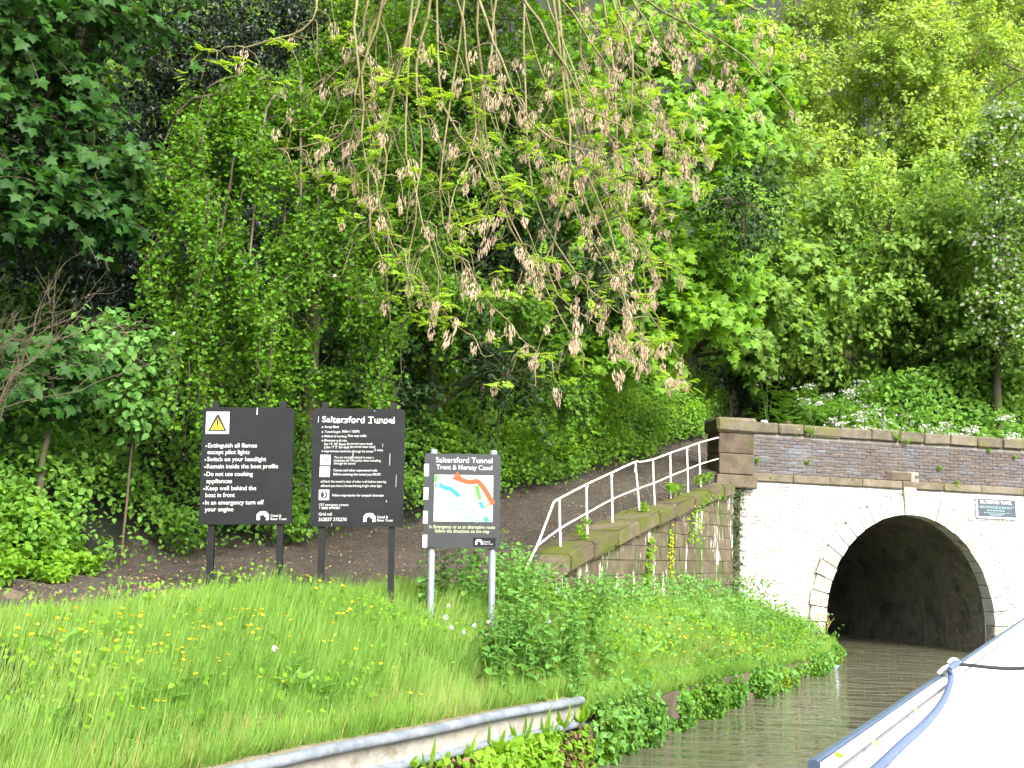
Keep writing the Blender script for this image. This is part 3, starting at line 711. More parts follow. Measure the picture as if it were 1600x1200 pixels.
def sign_frame(name, label, base, yaw, lean, tilt, W, Hh, z0, mat, postmat, posts, square, thick=.02, r=.04, top=.07):
    root = empty(name, base, (tilt, lean, yaw)); tag(root, label, 'sign')
    pts = rounded(-W / 2, W / 2, z0, z0 + Hh, r)
    board = flat('panel', pts, -thick, mat, root, thick)
    for px_ in posts:
        if square:
            pr = .034
            me = py_mesh('post', box_v(px_ - pr, px_ + pr, .004, .07, -.5, z0 + Hh + top), BOXF, postmat); link('post', me, root)
        else:
            p = np.array([(px_, .04, -.5), (px_, .04, z0 + Hh + top - .002), (px_, .04, z0 + Hh + top)]); link('post', tubes('post', p[None], np.array([[.038, .038, .001]]), 14, postmat), root)
    return board
# -- sign with the instructions
S1W, S1H = .965, 1.25
s1 = sign_frame('instruction_sign', 'charcoal sign with yellow warning triangle and list of instructions to boaters', (-2.74, 11.0, 1.50), math.radians(4), math.radians(-2.6), 0, S1W, S1H, .70, M['board'], M['black_metal'], (-.36, .36), True)
def b1(x, y):
    """measured on the photographed panel -> panel coordinates"""
    u = (x - 112 + .051 * (y - 108)) / 780; v = (y - 108 - 24 * u) / 984
    return -S1W / 2 + u * S1W, .70 + S1H * (1 - v)
YF = -.0205
def put(fn, root, s, xl, xr, yc, size, mat, bold, y=YF):
    x, z = fn(xl, yc); x2, _ = fn(xr, yc); text(root, s, x, z, y, x2 - x, size, mat, bold)
x0, z1 = b1(138, 146); x1, z0 = b1(326, 340)
flat('warning_label', rect(x0, x1, z0, z1), YF - .001, M['white'], s1)
cx = (x0 + x1) / 2
flat('triangle', [(cx - .098, z0 + .03), (cx + .098, z0 + .03), (cx + .012, z1 - .032), (cx - .012, z1 - .032)], YF - .0025, M['signblack'], s1)
flat('triangle', [(cx - .072, z0 + .045), (cx + .072, z0 + .045), (cx, z1 - .066)], YF - .004, M['signyellow'], s1)
flat('exclamation_mark', [(cx - .005, z0 + .085), (cx + .005, z0 + .085), (cx + .010, z0 + .155), (cx - .010, z0 + .155)], YF - .0055, M['signblack'], s1)
flat('exclamation_mark', rect(cx - .007, cx + .007, z0 + .058, z0 + .072), YF - .0055, M['signblack'], s1)
for s, xl, xr, yc, bul in (('Extinguish all flames', 148, 565, 434, 1), ('except pilot lights', 143, 500, 490, 0), ('Switch on your headlight', 139, 640, 550, 1), ('Remain inside the boat profile', 135, 741, 610, 1), ('Do not use cooking', 132, 524, 674, 1), ('appliances', 130, 347, 733, 0), ('Keep well behind the', 125, 550, 793, 1), ('boat in front', 120, 368, 850, 0), ('In an emergency turn off', 118, 612, 912, 1), ('your engine', 113, 354, 968, 0)):
    put(b1, s1, s, xl, xr, yc, .066, M['white'], .0022)
    if bul:
        bx, bz = b1(xl - 15, yc + 4); flat('bullet', rounded(bx - .008, bx + .008, bz - .008, bz + .008, .0078, 4), YF - .001, M['white'], s1)
x, z = b1(547, 1072); crt_logo(s1, x, z, .128, YF - .001, M['white'], M['board'])
put(b1, s1, 'Canal &', 666, 758, 1040, .036, M['white'], .001); put(b1, s1, 'River Trust', 666, 800, 1068, .036, M['white'], .001)
x, z = b1(572, 122); flat('dropping', [(x - .005, z - .08), (x + .008, z - .075), (x + .007, z), (x - .002, z)], YF - .001, M['grey_mark'], s1)
# -- tunnel details sign
S2W, S2H = .985, 1.27
s2 = sign_frame('tunnel_sign', 'tall charcoal sign with serif heading, pictogram squares and small white text', (-1.57, 11.05, 1.52), math.radians(5), math.radians(-2.2), 0, S2W, S2H, .70, M['board'], M['black_metal'], (-.37, .37), True)
def b2(x, y):
    u = (x - 62 + .0425 * (y - 75)) / 842; v = (y - 75 - 22 * u) / 1058
    return -S2W / 2 + u * S2W, .70 + S2H * (1 - v)
def slab_text(root, s, xl, xr, yc, size):
    """heavy slab-serif heading: bold letters with square feet added"""
    x, z = b2(xl, yc); x2, _ = b2(xr, yc)
    text(root, s, x, z, YF, x2 - x, size, M['white'], .0042)
    adv = (x2 - x)
    # feet at the stems of the upright letters (fractions of the line's width)
    for f0, f1, hb, ht in ((.158, .200, 1, 1), (.205, .250, 1, 0), (.300, .345, 1, 0), (.415, .455, 1, 0), (.540, .580, 1, 0), (.640, .690, 1, 0), (.745, .800, 1, 0), (.852, .895, 1, 0), (.960, 1.0, 1, 1)):
        if hb: flat('serif', rect(x + adv * f0 - .004, x + adv * f1, z - .036, z - .026), YF - .0008, M['white'], root)
slab_text(s2, 'Saltersford Tunnel', 140, 805, 180, .092)
L2 = [('Portal:', 'East', 165, 232, 240, 292, 248, 1), ('Tunnel length:', '368m / 1207ft', 163, 308, 318, 480, 291, 1), ('Method of working:', 'One way traffic', 160, 363, 372, 543, 331, 1), ('Maximum craft size:', '', 158, 365, 0, 0, 369, 1),
      ("3m / 9' 10\" Beam", '(at normal water level)', 155, 353, 363, 595, 402, 2), ("2.2m / 7' 2\" Air draft", '(at normal water level)', 153, 382, 390, 620, 430, 2), ('Approximate travel time through the tunnel:', '5 mins', 153, 604, 612, 690, 465, 1),
      ('You are strongly advised to wear a', '', 245, 605, 0, 0, 522, 0), ('buoyancy aid / life jacket when travelling', '', 242, 668, 0, 0, 550, 0), ('through the tunnel', '', 240, 435, 0, 0, 577, 0),
      ('Canoes and other unpowered craft:', '', 235, 635, 0, 0, 638, 3), ('Before entering this tunnel you MUST:', '', 235, 668, 0, 0, 674, 3), ('Check the tunnel is clear of other craft before entering', '', 138, 712, 0, 0, 736, 1), ('Ensure you have a forward-facing bright white light', '', 137, 673, 0, 0, 774, 1),
      ('Follow way-marker for towpath diversion', '', 222, 687, 0, 0, 861, 3), ('CRT emergency contact:', '', 100, 367, 0, 0, 942, 0), ('T', '0800 4799947', 100, 113, 124, 292, 972, 2), ('Grid ref:', '', 97, 218, 0, 0, 1025, 4), ('362837 375270', '', 95, 347, 0, 0, 1072, 5)]
for s, t2, xa, xb, xc, xd, yc, k in L2:
    sz = {4: .046, 5: .050}.get(k, .036); bo = {2: .0014, 3: .0014, 4: .0012, 5: .002}.get(k, .0005)
    put(b2, s2, s, xa, xb, yc, sz, M['white'], bo)
    if t2: put(b2, s2, t2, xc, xd, yc, sz, M['white'], .0005 if k == 2 and t2[0] == '(' else .0014)
    if k == 1:
        bx, bz = b2(143 - .02 * (yc - 248) - (6 if yc > 700 else 0), yc + 2); flat('bullet', rounded(bx - .008, bx + .008, bz - .008, bz + .008, .0078, 4), YF - .001, M['white'], s2)
for (xa, xb, ya, yb, kind) in ((120, 213, 497, 592, 'jacket'), (113, 207, 603, 697, 'canoe'), (103, 197, 808, 902, 'arrow')):
    x0, z1 = b2(xa, ya); x1, z0 = b2(xb, yb); x1 = x0 + (z1 - z0) * .99
    flat('pictogram', rect(x0, x1, z0, z1), YF - .001, M['white'], s2)
    cx, cz = (x0 + x1) / 2, (z0 + z1) / 2; y = YF - .0025
    if kind == 'jacket':
        for sx in (-1, 1): flat('pictogram_mark', [(cx + sx * .006, cz - .018), (cx + sx * .006, cz + .022), (cx + sx * .018, cz + .022), (cx + sx * .014, cz), (cx + sx * .016, cz - .018)], y, M['signblack'], s2)
    elif kind == 'canoe':
        flat('pictogram_mark', [(cx - .030, cz - .012), (cx + .030, cz - .012), (cx + .022, cz - .019), (cx - .022, cz - .019)], y, M['board'], s2)
        flat('pictogram_mark', [(cx - .006, cz - .010), (cx + .004, cz - .010), (cx + .012, cz + .010), (cx + .002, cz + .006)], y, M['board'], s2)
    else:
        flat('pictogram_mark', rounded(cx - .037, cx + .037, cz - .037, cz + .037, .0365, 6), y, M['signblack'], s2)
        flat('pictogram_mark', [(cx - .010, cz - .024), (cx + .006, cz - .024), (cx + .024, cz), (cx + .006, cz + .024), (cx - .010, cz + .024), (cx + .008, cz)], y - .0015, M['white'], s2)
x, z = b2(497, 1102); crt_logo(s2, x, z, .128, YF - .001, M['white'], M['board'])
put(b2, s2, 'Canal &', 623, 722, 1063, .037, M['white'], .001); put(b2, s2, 'River Trust', 622, 765, 1092, .037, M['white'], .001)
for xa, ya, yb, w in ((753, 500, 605, .004), (806, 690, 800, .003), (418, 465, 530, .005), (108, 150, 205, .004), (712, 915, 935, .004), (212, 1108, 1130, .003), (622, 104, 112, .006), (690, 405, 440, .0025)):
    x, z = b2(xa, ya); _, zb = b2(xa, yb); flat('dropping', [(x - w, zb), (x + w * .4, zb), (x + w, z), (x - w * .3, z)], YF - .001, M['grey_mark'], s2)
# -- map sign
S3W, S3H = .82, 1.005
s3 = sign_frame('map_sign', 'smaller dark sign with coloured route map on grey round posts', (-.46, 11.1, 1.42), math.radians(3), math.radians(-1.5), 0, S3W, S3H, .62, M['mapboard'], M['galv'], (-.315, .335), False, r=.02, top=.05)
def b3(x, y):
    u = (x - 120 + .0452 * (y - 82)) / 800; v = (y - 82 - 18 * u) / 997
    return -S3W / 2 + u * S3W, .62 + S3H * (1 - v)
put(b3, s3, 'Saltersford Tunnel', 233, 830, 155, .082, M['white'], .0022); put(b3, s3, 'Trent & Mersey Canal', 237, 825, 232, .072, M['white'], .0022)
for ya, yb, xa in ((195, 327, 110), (445, 577, 99), (695, 827, 89), (945, 1078, 78)):
    x, z1 = b3(xa, ya); _, z0 = b3(xa, yb); flat('white_block', rect(-S3W / 2 - .004, -S3W / 2 + .046, z0, z1), YF - .001, M['white'], s3)
mx0, mz1 = b3(215, 311); mx1, _ = b3(833, 322); _, mz0 = b3(197, 806)
flat('map', rect(mx0, mx1, mz0, mz1), YF - .001, M['white'], s3)
ym = YF - .0025
def mp(pts): return [b3(x, y) for x, y in pts]
strip('map_road', mp([(425, 318), (500, 370), (585, 395), (665, 388), (730, 460), (785, 560), (822, 632)]), [.032, .017, .017, .017, .017, .017, .018], ym, M['map_orange'], s3)
strip('map_canal', mp([(264, 415), (320, 450), (385, 470), (470, 545)]), [.018, .015, .016, .016], ym, M['map_blue'], s3)
strip('map_canal', mp([(216, 425), (240, 424)]), [.016, .016], ym - .0004, M['map_blue'], s3)
strip('map_canal', mp([(682, 605), (700, 640), (715, 675)]), [.016, .014, .016], ym, M['map_blue'], s3)
strip('map_canal', mp([(735, 768), (755, 815)]), [.018, .018], ym, M['map_blue'], s3)
strip('map_field', mp([(655, 430), (668, 510), (690, 585)]), [.016, .015, .010], ym, M['map_green'], s3)
strip('map_field', mp([(232, 315), (226, 390)]), [.014, .010], ym, M['map_green'], s3)
strip('map_field', mp([(735, 655), (742, 675)]), [.008, .010], ym - .0004, M['map_green'], s3)
strip('map_field', mp([(758, 765), (768, 815)]), [.006, .004], ym - .0004, M['map_green'], s3)
for a_, b_ in (((715, 490), (700, 510)), ((745, 545), (712, 575)), ((765, 585), (738, 605)), ((790, 630), (745, 640)), ((785, 645), (750, 652))):
    strip('map_street', mp([a_, b_]), [.005, .005], ym - .0004, M['map_tan'], s3)
for pts in (((315, 650), (420, 620), (540, 630)), ((345, 690), (480, 690), (580, 730)), ((470, 740), (560, 780), (660, 812)), ((520, 760), (600, 770), (690, 805))):
    strip('map_river', mp(pts), [.008, .016, .008], ym, M['map_pale'], s3); ym -= .0004
put(b3, s3, 'In Emergency or as an alternative route', 150, 835, 862, .052, M['cream'], .0017); put(b3, s3, 'follow the directions on the map', 208, 773, 908, .052, M['cream'], .0017)
x0, z1 = b3(601, 982); x1, z0 = b3(832, 1082); flat('logo_panel', rect(x0, x1, z0, z1), YF - .001, M['board'], s3)
x, z = b3(622, 1055); crt_logo(s3, x, z, .078, YF - .0025, M['white'], M['board'])
put(b3, s3, 'Canal &', 708, 778, 1026, .026, M['white'], .0006, YF - .003); put(b3, s3, 'River Trust', 708, 805, 1050, .026, M['white'], .0006, YF - .003)
bpy.context.view_layer.update()
dg = bpy.context.evaluated_depsgraph_get()
for o, w in text_fit:                       # lettering becomes plain meshes of the measured width
    me = bpy.data.meshes.new_from_object(o.evaluated_get(dg))
    co = np.empty(len(me.vertices) * 3, np.float32); me.vertices.foreach_get('co', co); co = co.reshape(-1, 3)
    wd = co[:, 0].max() - co[:, 0].min(); co[:, 0] = (co[:, 0] - co[:, 0].min()) * (w / wd)
    me.vertices.foreach_set('co', co.ravel()); me.update()
    q = link('lettering', me, o.parent); q.location = o.location; q.rotation_euler = o.rotation_euler
    cu = o.data; bpy.data.objects.remove(o); bpy.data.curves.remove(cu)

# ------------------------------------------------------------------ bank edge: corrugated rail, concrete strip, stones
def along(u, v, z): x, y = xy(u, v + bank_off(u)); return np.array([x, y, z])
barrier = empty('bank_barrier', tuple(along(-.3, 0, 0))); tag(barrier, 'galvanised corrugated steel rail edging the grass bank above the water', 'barrier')
BB = np.array(barrier.location)
us = np.linspace(-9, -.22, 60)
profl = [(.02, .655), (-.02, .672), (-.055, .665), (-.078, .635), (-.07, .605), (-.03, .59), (-.022, .56), (-.022, .48), (-.03, .455), (-.07, .44), (-.078, .41), (-.055, .385), (-.015, .375), (.02, .38)]
def extrude(pr, us, name, mat, parent, base, closed=False):
    V = np.array([along(u, v, z + .006 * math.sin(u * 3)) - base for u in us for v, z in pr]); n = len(pr)
    Fc = [(k * n + i, k * n + i + 1, (k + 1) * n + i + 1, (k + 1) * n + i) for k in range(len(us) - 1) for i in range(n - 1)]
    if closed:
        Fc += [(k * n + n - 1, k * n, (k + 1) * n, (k + 1) * n + n - 1) for k in range(len(us) - 1)]
        e = (len(us) - 1) * n; Fc += [tuple(range(e, e + n)), tuple(range(n - 1, -1, -1))]
    return link(name, py_mesh(name, V, Fc, mat, not closed), parent)
extrude(profl[:6], us, 'upper_ridge', M['armco'], barrier, BB)
extrude(profl[5:9], us, 'web', M['railface'], barrier, BB)
extrude(profl[8:], us, 'lower_ridge', M['armco'], barrier, BB)
kerb = empty('bank_coping', tuple(along(-.3, .1, 0))); tag(kerb, 'sandy concrete coping strip between the steel rail and the grass', 'coping')
KB = np.array(kerb.location)
ue = -9.0
while ue < -.3:
    L = rw.uniform(1.3, 2.0); u1 = min(ue + L, -.12)
    extrude([(.024, .1), (.024, .60), (.04, .622), (.22, .635), (.22, .1)], np.linspace(ue, u1 - .015, 6), 'slab', M['concrete'], kerb, KB, True); ue = u1
bankwall = empty('canal_bank_wall', tuple(along(2, 0, -.3))); tag(bankwall, 'low weed-covered stone edge of the canal running towards the tunnel', 'wall')
WB = np.array(bankwall.location)
u = -9.0
while u < 13.4:
    L = rw.uniform(.5, .95); u1 = min(u + L, 13.5)
    top = (.36 if u < -.4 else float(edge_h(u)) + .03 + rw.uniform(-.03, .02))
    hgt = 2 if top > .3 else 1
    for r in range(hgt):
        z1 = top - r * .3; z0 = z1 - .29 if r < hgt - 1 else -.6
        jv = rw.uniform(-.04, .03)
        V = [along(a, v + jv, z) - WB + np.array([rw.uniform(-.012, .012), rw.uniform(-.012, .012), rw.uniform(-.01, .01)]) for z in (z0, z1) for a, v in ((u, -.05), (u1 - .03, -.05), (u1 - .03, .30), (u, .30))]
        link('bank_stone', py_mesh('bank_stone', V, BOXF, M['sand']), bankwall)
    u = u1

# ------------------------------------------------------------------ the narrowboat we stand on
BD = np.array([.498, .867]); BD /= np.linalg.norm(BD)
boat = empty('narrowboat', (0, 0, 0), (0, 0, math.atan2(BD[1], BD[0])))      # local x forward, y left
tag(boat, 'narrowboat cabin with bright white roof and slate blue handrails', 'boat')
RZ, RH = 1.40, .83
def loft(name, secs, mat, smooth=False):
    n = len(secs[0]); V = [p for s in secs for p in s]
    Fc = [(k * n + i, k * n + (i + 1) % n, (k + 1) * n + (i + 1) % n, (k + 1) * n + i) for k in range(len(secs) - 1) for i in range(n)]
    Fc += [tuple(range(n - 1, -1, -1)), tuple(range((len(secs) - 1) * n, len(secs) * n))]
    return link(name, py_mesh(name, V, Fc, mat, smooth), boat)
def hull_sec(x, w, zt): return [(x, -w, zt), (x, -w * .98, -.4), (x, w * .98, -.4), (x, w, zt)]
loft('hull', [hull_sec(-2.1, .35, .50), hull_sec(-1.6, .85, .46), hull_sec(-.6, 1.04, .44), hull_sec(13, 1.04, .44), hull_sec(15, .95, .48), hull_sec(16.5, .6, .58), hull_sec(17.6, .08, .72)], M['hullblack'])
box('stern_deck', (-1.3, 3.5, -.96, .96, .445, .47), M['deck'], boat)
X0, X1 = 3.66, 15.2
loft('cabin', [[(x, -.96, .445), (x, .96, .445), (x, .86, RZ - .03), (x, -.86, RZ - .03)] for x in (X0 + .02, X1 - .02)], M['hull'])
ts = [-.795, -.6, -.4, -.2, 0, .2, .4, .6, .795]
def roof_sec(x): return [(x, -.795, RZ - .05)] + [(x, t, RZ - .008 + .05 * (1 - (t / .8) ** 2)) for t in ts] + [(x, .795, RZ - .05)]
loft('roof', [roof_sec(X0), roof_sec(X1)], M['roofwhite'])
for s in (-1, 1):
    def gut(x): return [(x, s * .797, RZ - .05), (x, s * .797, RZ - .004), (x, s * .803, RZ + .004), (x, s * .850, RZ + .012), (x, s * .852, RZ - .05)][::s]
    loft('roof_edge', [gut(X0), gut(X1)], M['roofwhite'])
    box('roof_seam', (X0 + .02, X1 - .02, min(s * .797, s * .786), max(s * .797, s * .786), RZ - .04, RZ + .0035), M['seam'], boat)
    def hr(x): return [(x, s * .856, RZ - .07), (x, s * .856, RZ + .016), (x, s * .861, RZ + .022), (x, s * .883, RZ + .020), (x, s * .889, RZ + .010), (x, s * .889, RZ - .07)][::s]
    loft('handrail', [hr(X0 - .01), hr(X1)], M['blue'])
for xw in (4.6, 7.2, 9.8, 12.4):
    for s in (-1, 1):
        box('window', (xw, xw + 1.0, s * .905 - .012, s * .905 + .03 * s + .012, .80, 1.18), M['black_metal'], boat)
# fitting on the roof edge with ropes
def roof_pt(px, py, dz=0.0):
    d = ray(px, py); t = (RZ + dz - EYE) / d[2]; return np.array([0, 0, EYE]) + d * t
f0 = roof_pt(1492, 1048, .05)
fit = empty('rope_fairlead', tuple(f0)); tag(fit, 'white metal rope fitting clamped on the boat roof edge', 'fitting')
th = np.linspace(0, 2 * math.pi, 17)
ring = np.stack([.035 * np.cos(th), .012 * np.sin(th), .035 * np.sin(th) + .03], 1)
rod('ring', ring, .012, M['chrome'], fit)
box('clamp', (-.06, .03, -.05, .05, -.05, .012), M['chrome'], fit)
rod('pin', [(-.11, -.02, -.02), (-.06, -.01, .02), (.0, 0, .03)], .012, M['chrome'], fit, 6)
pr = f0 + np.array([.02, 0, .04])
side = np.array([BD[1], -BD[0], 0])
e1 = roof_pt(1640, 1046, .10); e2 = e1 + (e1 - pr) * 1.2; e2[2] = RZ + .06
tag(rod('mooring_rope', [pr, (pr + e1) / 2 - [0, 0, .01], e1, e2], .011, M['rope_black'], None, 20), 'taut black rope running from the roof fitting across the boat roof', 'rope')
bl = [pr + [0, 0, .01], roof_pt(1484, 1045, .10), roof_pt(1486, 1060, .05), roof_pt(1476, 1092, .03), roof_pt(1450, 1126, .035), roof_pt(1412, 1161, .04), roof_pt(1372, 1200, .045), roof_pt(1330, 1238, .05)]
tag(rod('centre_rope', bl, .0165, M['rope_blue'], None, 44), 'faded blue rope curving along the white boat roof', 'rope')

# ------------------------------------------------------------------ trees
def tree(name, label, base, trunk_pts, r0, r1, boughs, ntwig, nleaf, T, size, mat, seed, bark='bark', spread=(1, 1, .8), up=.15, droop=.35, group=None,
         leafpos=(.25, 1.0), jit=.10, limbs=True, twigs=True, cat='tree', own=0, flower=None, facing=0.35, blossom_frac=0.0):
    """trunk with limbs to every bough, twigs raying out of each bough, leaves along the twigs"""
    g = np.random.default_rng(seed)
    base = np.array(base, float); root = empty(name, tuple(base)); tag(root, label, cat, group)
    tp = resample(trunk_pts, 14)
    tr = np.linspace(r0, r1, 14); tr[0] *= 1.35
    tp[1:-1] += g.normal(0, r0 * .25, (12, 3)) * [1, 1, .2]
    link('trunk', tubes('trunk', (tp - base)[None], tr[None], 10, M[bark]), root)
    bo = np.array(boughs, float)
    if limbs:
        LP = []; LR = []
        for c in bo:
            k = int(np.clip(np.searchsorted(tp[:, 2], c[2] - .6 * c[3] - .35 * np.linalg.norm(tp[7, :2] - c[:2])), 2, 13))
            s = tp[k]; e = c[:3]; m1 = s * .6 + e * .4 + [0, 0, .15 * np.linalg.norm(e - s)] + g.normal(0, .15, 3); m2 = s * .25 + e * .75 + [0, 0, .10 * np.linalg.norm(e - s)] + g.normal(0, .12, 3)
            LP.append(resample([s, m1, m2, e], 9)); ra = min(tr[k] * .55, .03 + .05 * c[3]); LR.append(np.linspace(ra, max(.012, ra * .25), 9))
        for a_, r_ in zip(LP, LR): link('limb', tubes('limb', (a_ - base)[None], r_[None], 6, M[bark]), root)
    nb = len(bo); N = nb * ntwig
    ctr = np.repeat(bo[:, :3], ntwig, 0); rad = np.repeat(bo[:, 3], ntwig)
    d = unit(g.normal(0, 1, (N, 3)) * spread + [0, 0, up])
    st = ctr + d * rad[:, None] * g.uniform(0, .35, (N, 1)) + g.normal(0, .12, (N, 3)) * rad[:, None]
    L = rad * g.uniform(.55, 1.1, N)
    def pt(t): return st + d * (L * t)[:, None] - np.array([0, 0, 1.]) * (droop * L * t * t)[:, None]
    if twigs:
        TP = np.stack([pt(np.full(N, t)) for t in (0, .4, .75, 1)], 1); TR = np.repeat((.006 + .004 * rad)[:, None], 4, 1) * np.array([1, .8, .55, .3])
        tag(link('twig', tubes('twig', TP - base, TR, 3, M[bark]), root), kind='stuff')
    t = g.uniform(leafpos[0], leafpos[1], (nleaf, N)); t = np.sort(t, 0)
    pos = np.concatenate([pt(t[k]) for k in range(nleaf)])
    tang = np.concatenate([d - np.array([0, 0, 1.]) * (2 * droop * t[k])[:, None] for k in range(nleaf)])
    n = len(pos)
    out = unit(pos - np.tile(ctr, (nleaf, 1)))
    pos = pos + g.normal(0, jit, (n, 3))
    side = unit(np.cross(tang, g.normal(0, 1, (n, 3))))
    dv = unit(unit(tang) * .6 + side * .9 + [0, 0, -.45])
    tocam = unit(np.array([0, 0, EYE + 3]) - pos)
    nm = unit(np.array([0, 0, .75]) + out * .5 + tocam * facing + g.normal(0, .35, (n, 3)))
    sc = size * g.uniform(.6, 1.25, n)
    keep = np.ones(n, bool)
    if own:       # the leaves that show largest stand as leaves of their own
        px, py, dep = project(pos)
        vis = (px > -10) & (px < 1610) & (py > -10) & (py < 1200)
        score = np.where(vis, sc / dep * (1 + .5 * (tocam * out).sum(1)), 0)
        idx = np.argsort(-score)[:own]; keep[idx] = False
        lm = leaves('leaf', T, np.zeros((1, 3)), np.array([[0, 0, 1.]]), np.array([[0, 1., 0]]), 1.0, M[mat], smooth=True)
        X, Y_, Z = basis(nm[idx], dv[idx])
        for k, i in enumerate(idx):
            o = link('leaf', lm, root); s_ = sc[i]; p = pos[i] - base
            o.matrix_local = Matrix(((X[k][0] * s_, Y_[k][0] * s_, Z[k][0] * s_, p[0]), (X[k][1] * s_, Y_[k][1] * s_, Z[k][1] * s_, p[1]), (X[k][2] * s_, Y_[k][2] * s_, Z[k][2] * s_, p[2]), (0, 0, 0, 1)))
    cw = link('crown', leaves('crown', T, (pos - base)[keep], nm[keep], dv[keep], sc[keep], M[mat]), root)
    cw['kind'] = 'stuff'
    if flower:
        fm, ff, fs = flower
        idx = g.choice(n, int(n * ff), replace=False)
        tag(link('blossom', leaves('blossom', WIDE, (pos - base)[idx] + out[idx] * .05, tocam[idx] + g.normal(0, .4, (len(idx), 3)), unit(g.normal(0, 1, (len(idx), 3))), fs, M[fm]), root), kind='stuff')
    return root
def B(px, py, Y, r): return (*at(px, py, Y), r)
def gz(x, y): return float(H(x, y))
def gp(x, y, dz=-.15): return (x, y, gz(x, y) + dz)
def trunk_to(x, y, top, lean=(0, 0)):
    b = np.array(gp(x, y, -.3)); t = np.array([x + lean[0], y + lean[1], top]); return [b, b * .65 + t * .35 + [lean[0] * .1, lean[1] * .1, 0], b * .3 + t * .7, t]

rs = np.random.default_rng(77)
# -- big-leaved sycamore at the left
bl_ = [B(x, y, Y, r) for x, y, Y, r in [(20, 40, 12.0, .9), (110, 20, 12.4, .9), (190, 10, 12.6, .8), (60, 130, 12.6, .85), (-60, 160, 12.4, 1.0), (25, 215, 12.2, .8), (105, 190, 12.8, .8), (150, 250, 12.6, .75), (60, 290, 12.1, .75), (120, 320, 12.5, .7), (160, 345, 12.7, .55), (190, 330, 13.0, .5), (-10, 330, 12.3, .7), (-120, 300, 12.5, 1.0), (-90, 20, 12.3, 1.2), (60, -120, 12.6, 1.3), (180, -130, 13, 1.2), (-80, -140, 12.8, 1.4), (240, -60, 13.5, .9)]]
bl_ += [(-6.5, 12, 12.5, 1.8), (-4.5, 13, 13.2, 1.8), (-8, 13, 11, 2.0), (-5.5, 10.5, 11.6, 1.6), (-3.2, 13.5, 12.4, 1.5), (-9, 16, 13, 2.4), (-7, 17, 14.5, 2.4), (-4.5, 16.5, 15, 2.2), (-2.5, 16, 14.5, 2.0), (-10, 13, 12, 2.2), (-3, 18.5, 16, 2.4), (-6, 19.5, 16.5, 2.4)]  # unseen boughs above the frame, added to shade the hollow below
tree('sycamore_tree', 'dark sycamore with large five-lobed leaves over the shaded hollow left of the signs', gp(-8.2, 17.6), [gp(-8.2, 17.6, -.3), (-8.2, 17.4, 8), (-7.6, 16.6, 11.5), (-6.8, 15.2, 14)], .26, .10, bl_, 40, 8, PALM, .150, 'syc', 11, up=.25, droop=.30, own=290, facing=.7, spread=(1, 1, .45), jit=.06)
# -- lower sycamore shoots
bl_ = [B(x, y, Y, r) for x, y, Y, r in [(60, 600, 11.6, .5), (95, 560, 12, .5), (30, 640, 11.6, .5), (110, 620, 12, .45), (20, 540, 12, .5)]]
tree('sycamore_sapling', 'low sycamore sapling with lobed leaves under the bare twigs', gp(-5.4, 11.9), trunk_to(-5.4, 11.9, 4.2), .05, .02, bl_, 16, 7, PALM, .16, 'syc', 13, droop=.35, facing=.6, jit=.05)
# -- dark holly / ivy-clad evergreen behind
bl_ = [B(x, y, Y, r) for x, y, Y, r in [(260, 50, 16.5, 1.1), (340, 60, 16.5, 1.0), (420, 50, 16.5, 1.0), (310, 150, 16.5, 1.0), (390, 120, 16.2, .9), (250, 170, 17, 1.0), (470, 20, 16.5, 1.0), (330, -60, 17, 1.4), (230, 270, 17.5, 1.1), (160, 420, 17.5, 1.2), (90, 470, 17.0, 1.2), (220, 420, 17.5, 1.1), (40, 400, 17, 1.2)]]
tree('holly_tree', 'dark glossy evergreen tree rising behind the hanging hawthorn', gp(-5.4, 19.0), trunk_to(-5.4, 19.0, 12), .25, .08, bl_, 70, 20, OVATE, .085, 'holly', 17, droop=.25, facing=.5, spread=(1, 1, .9))
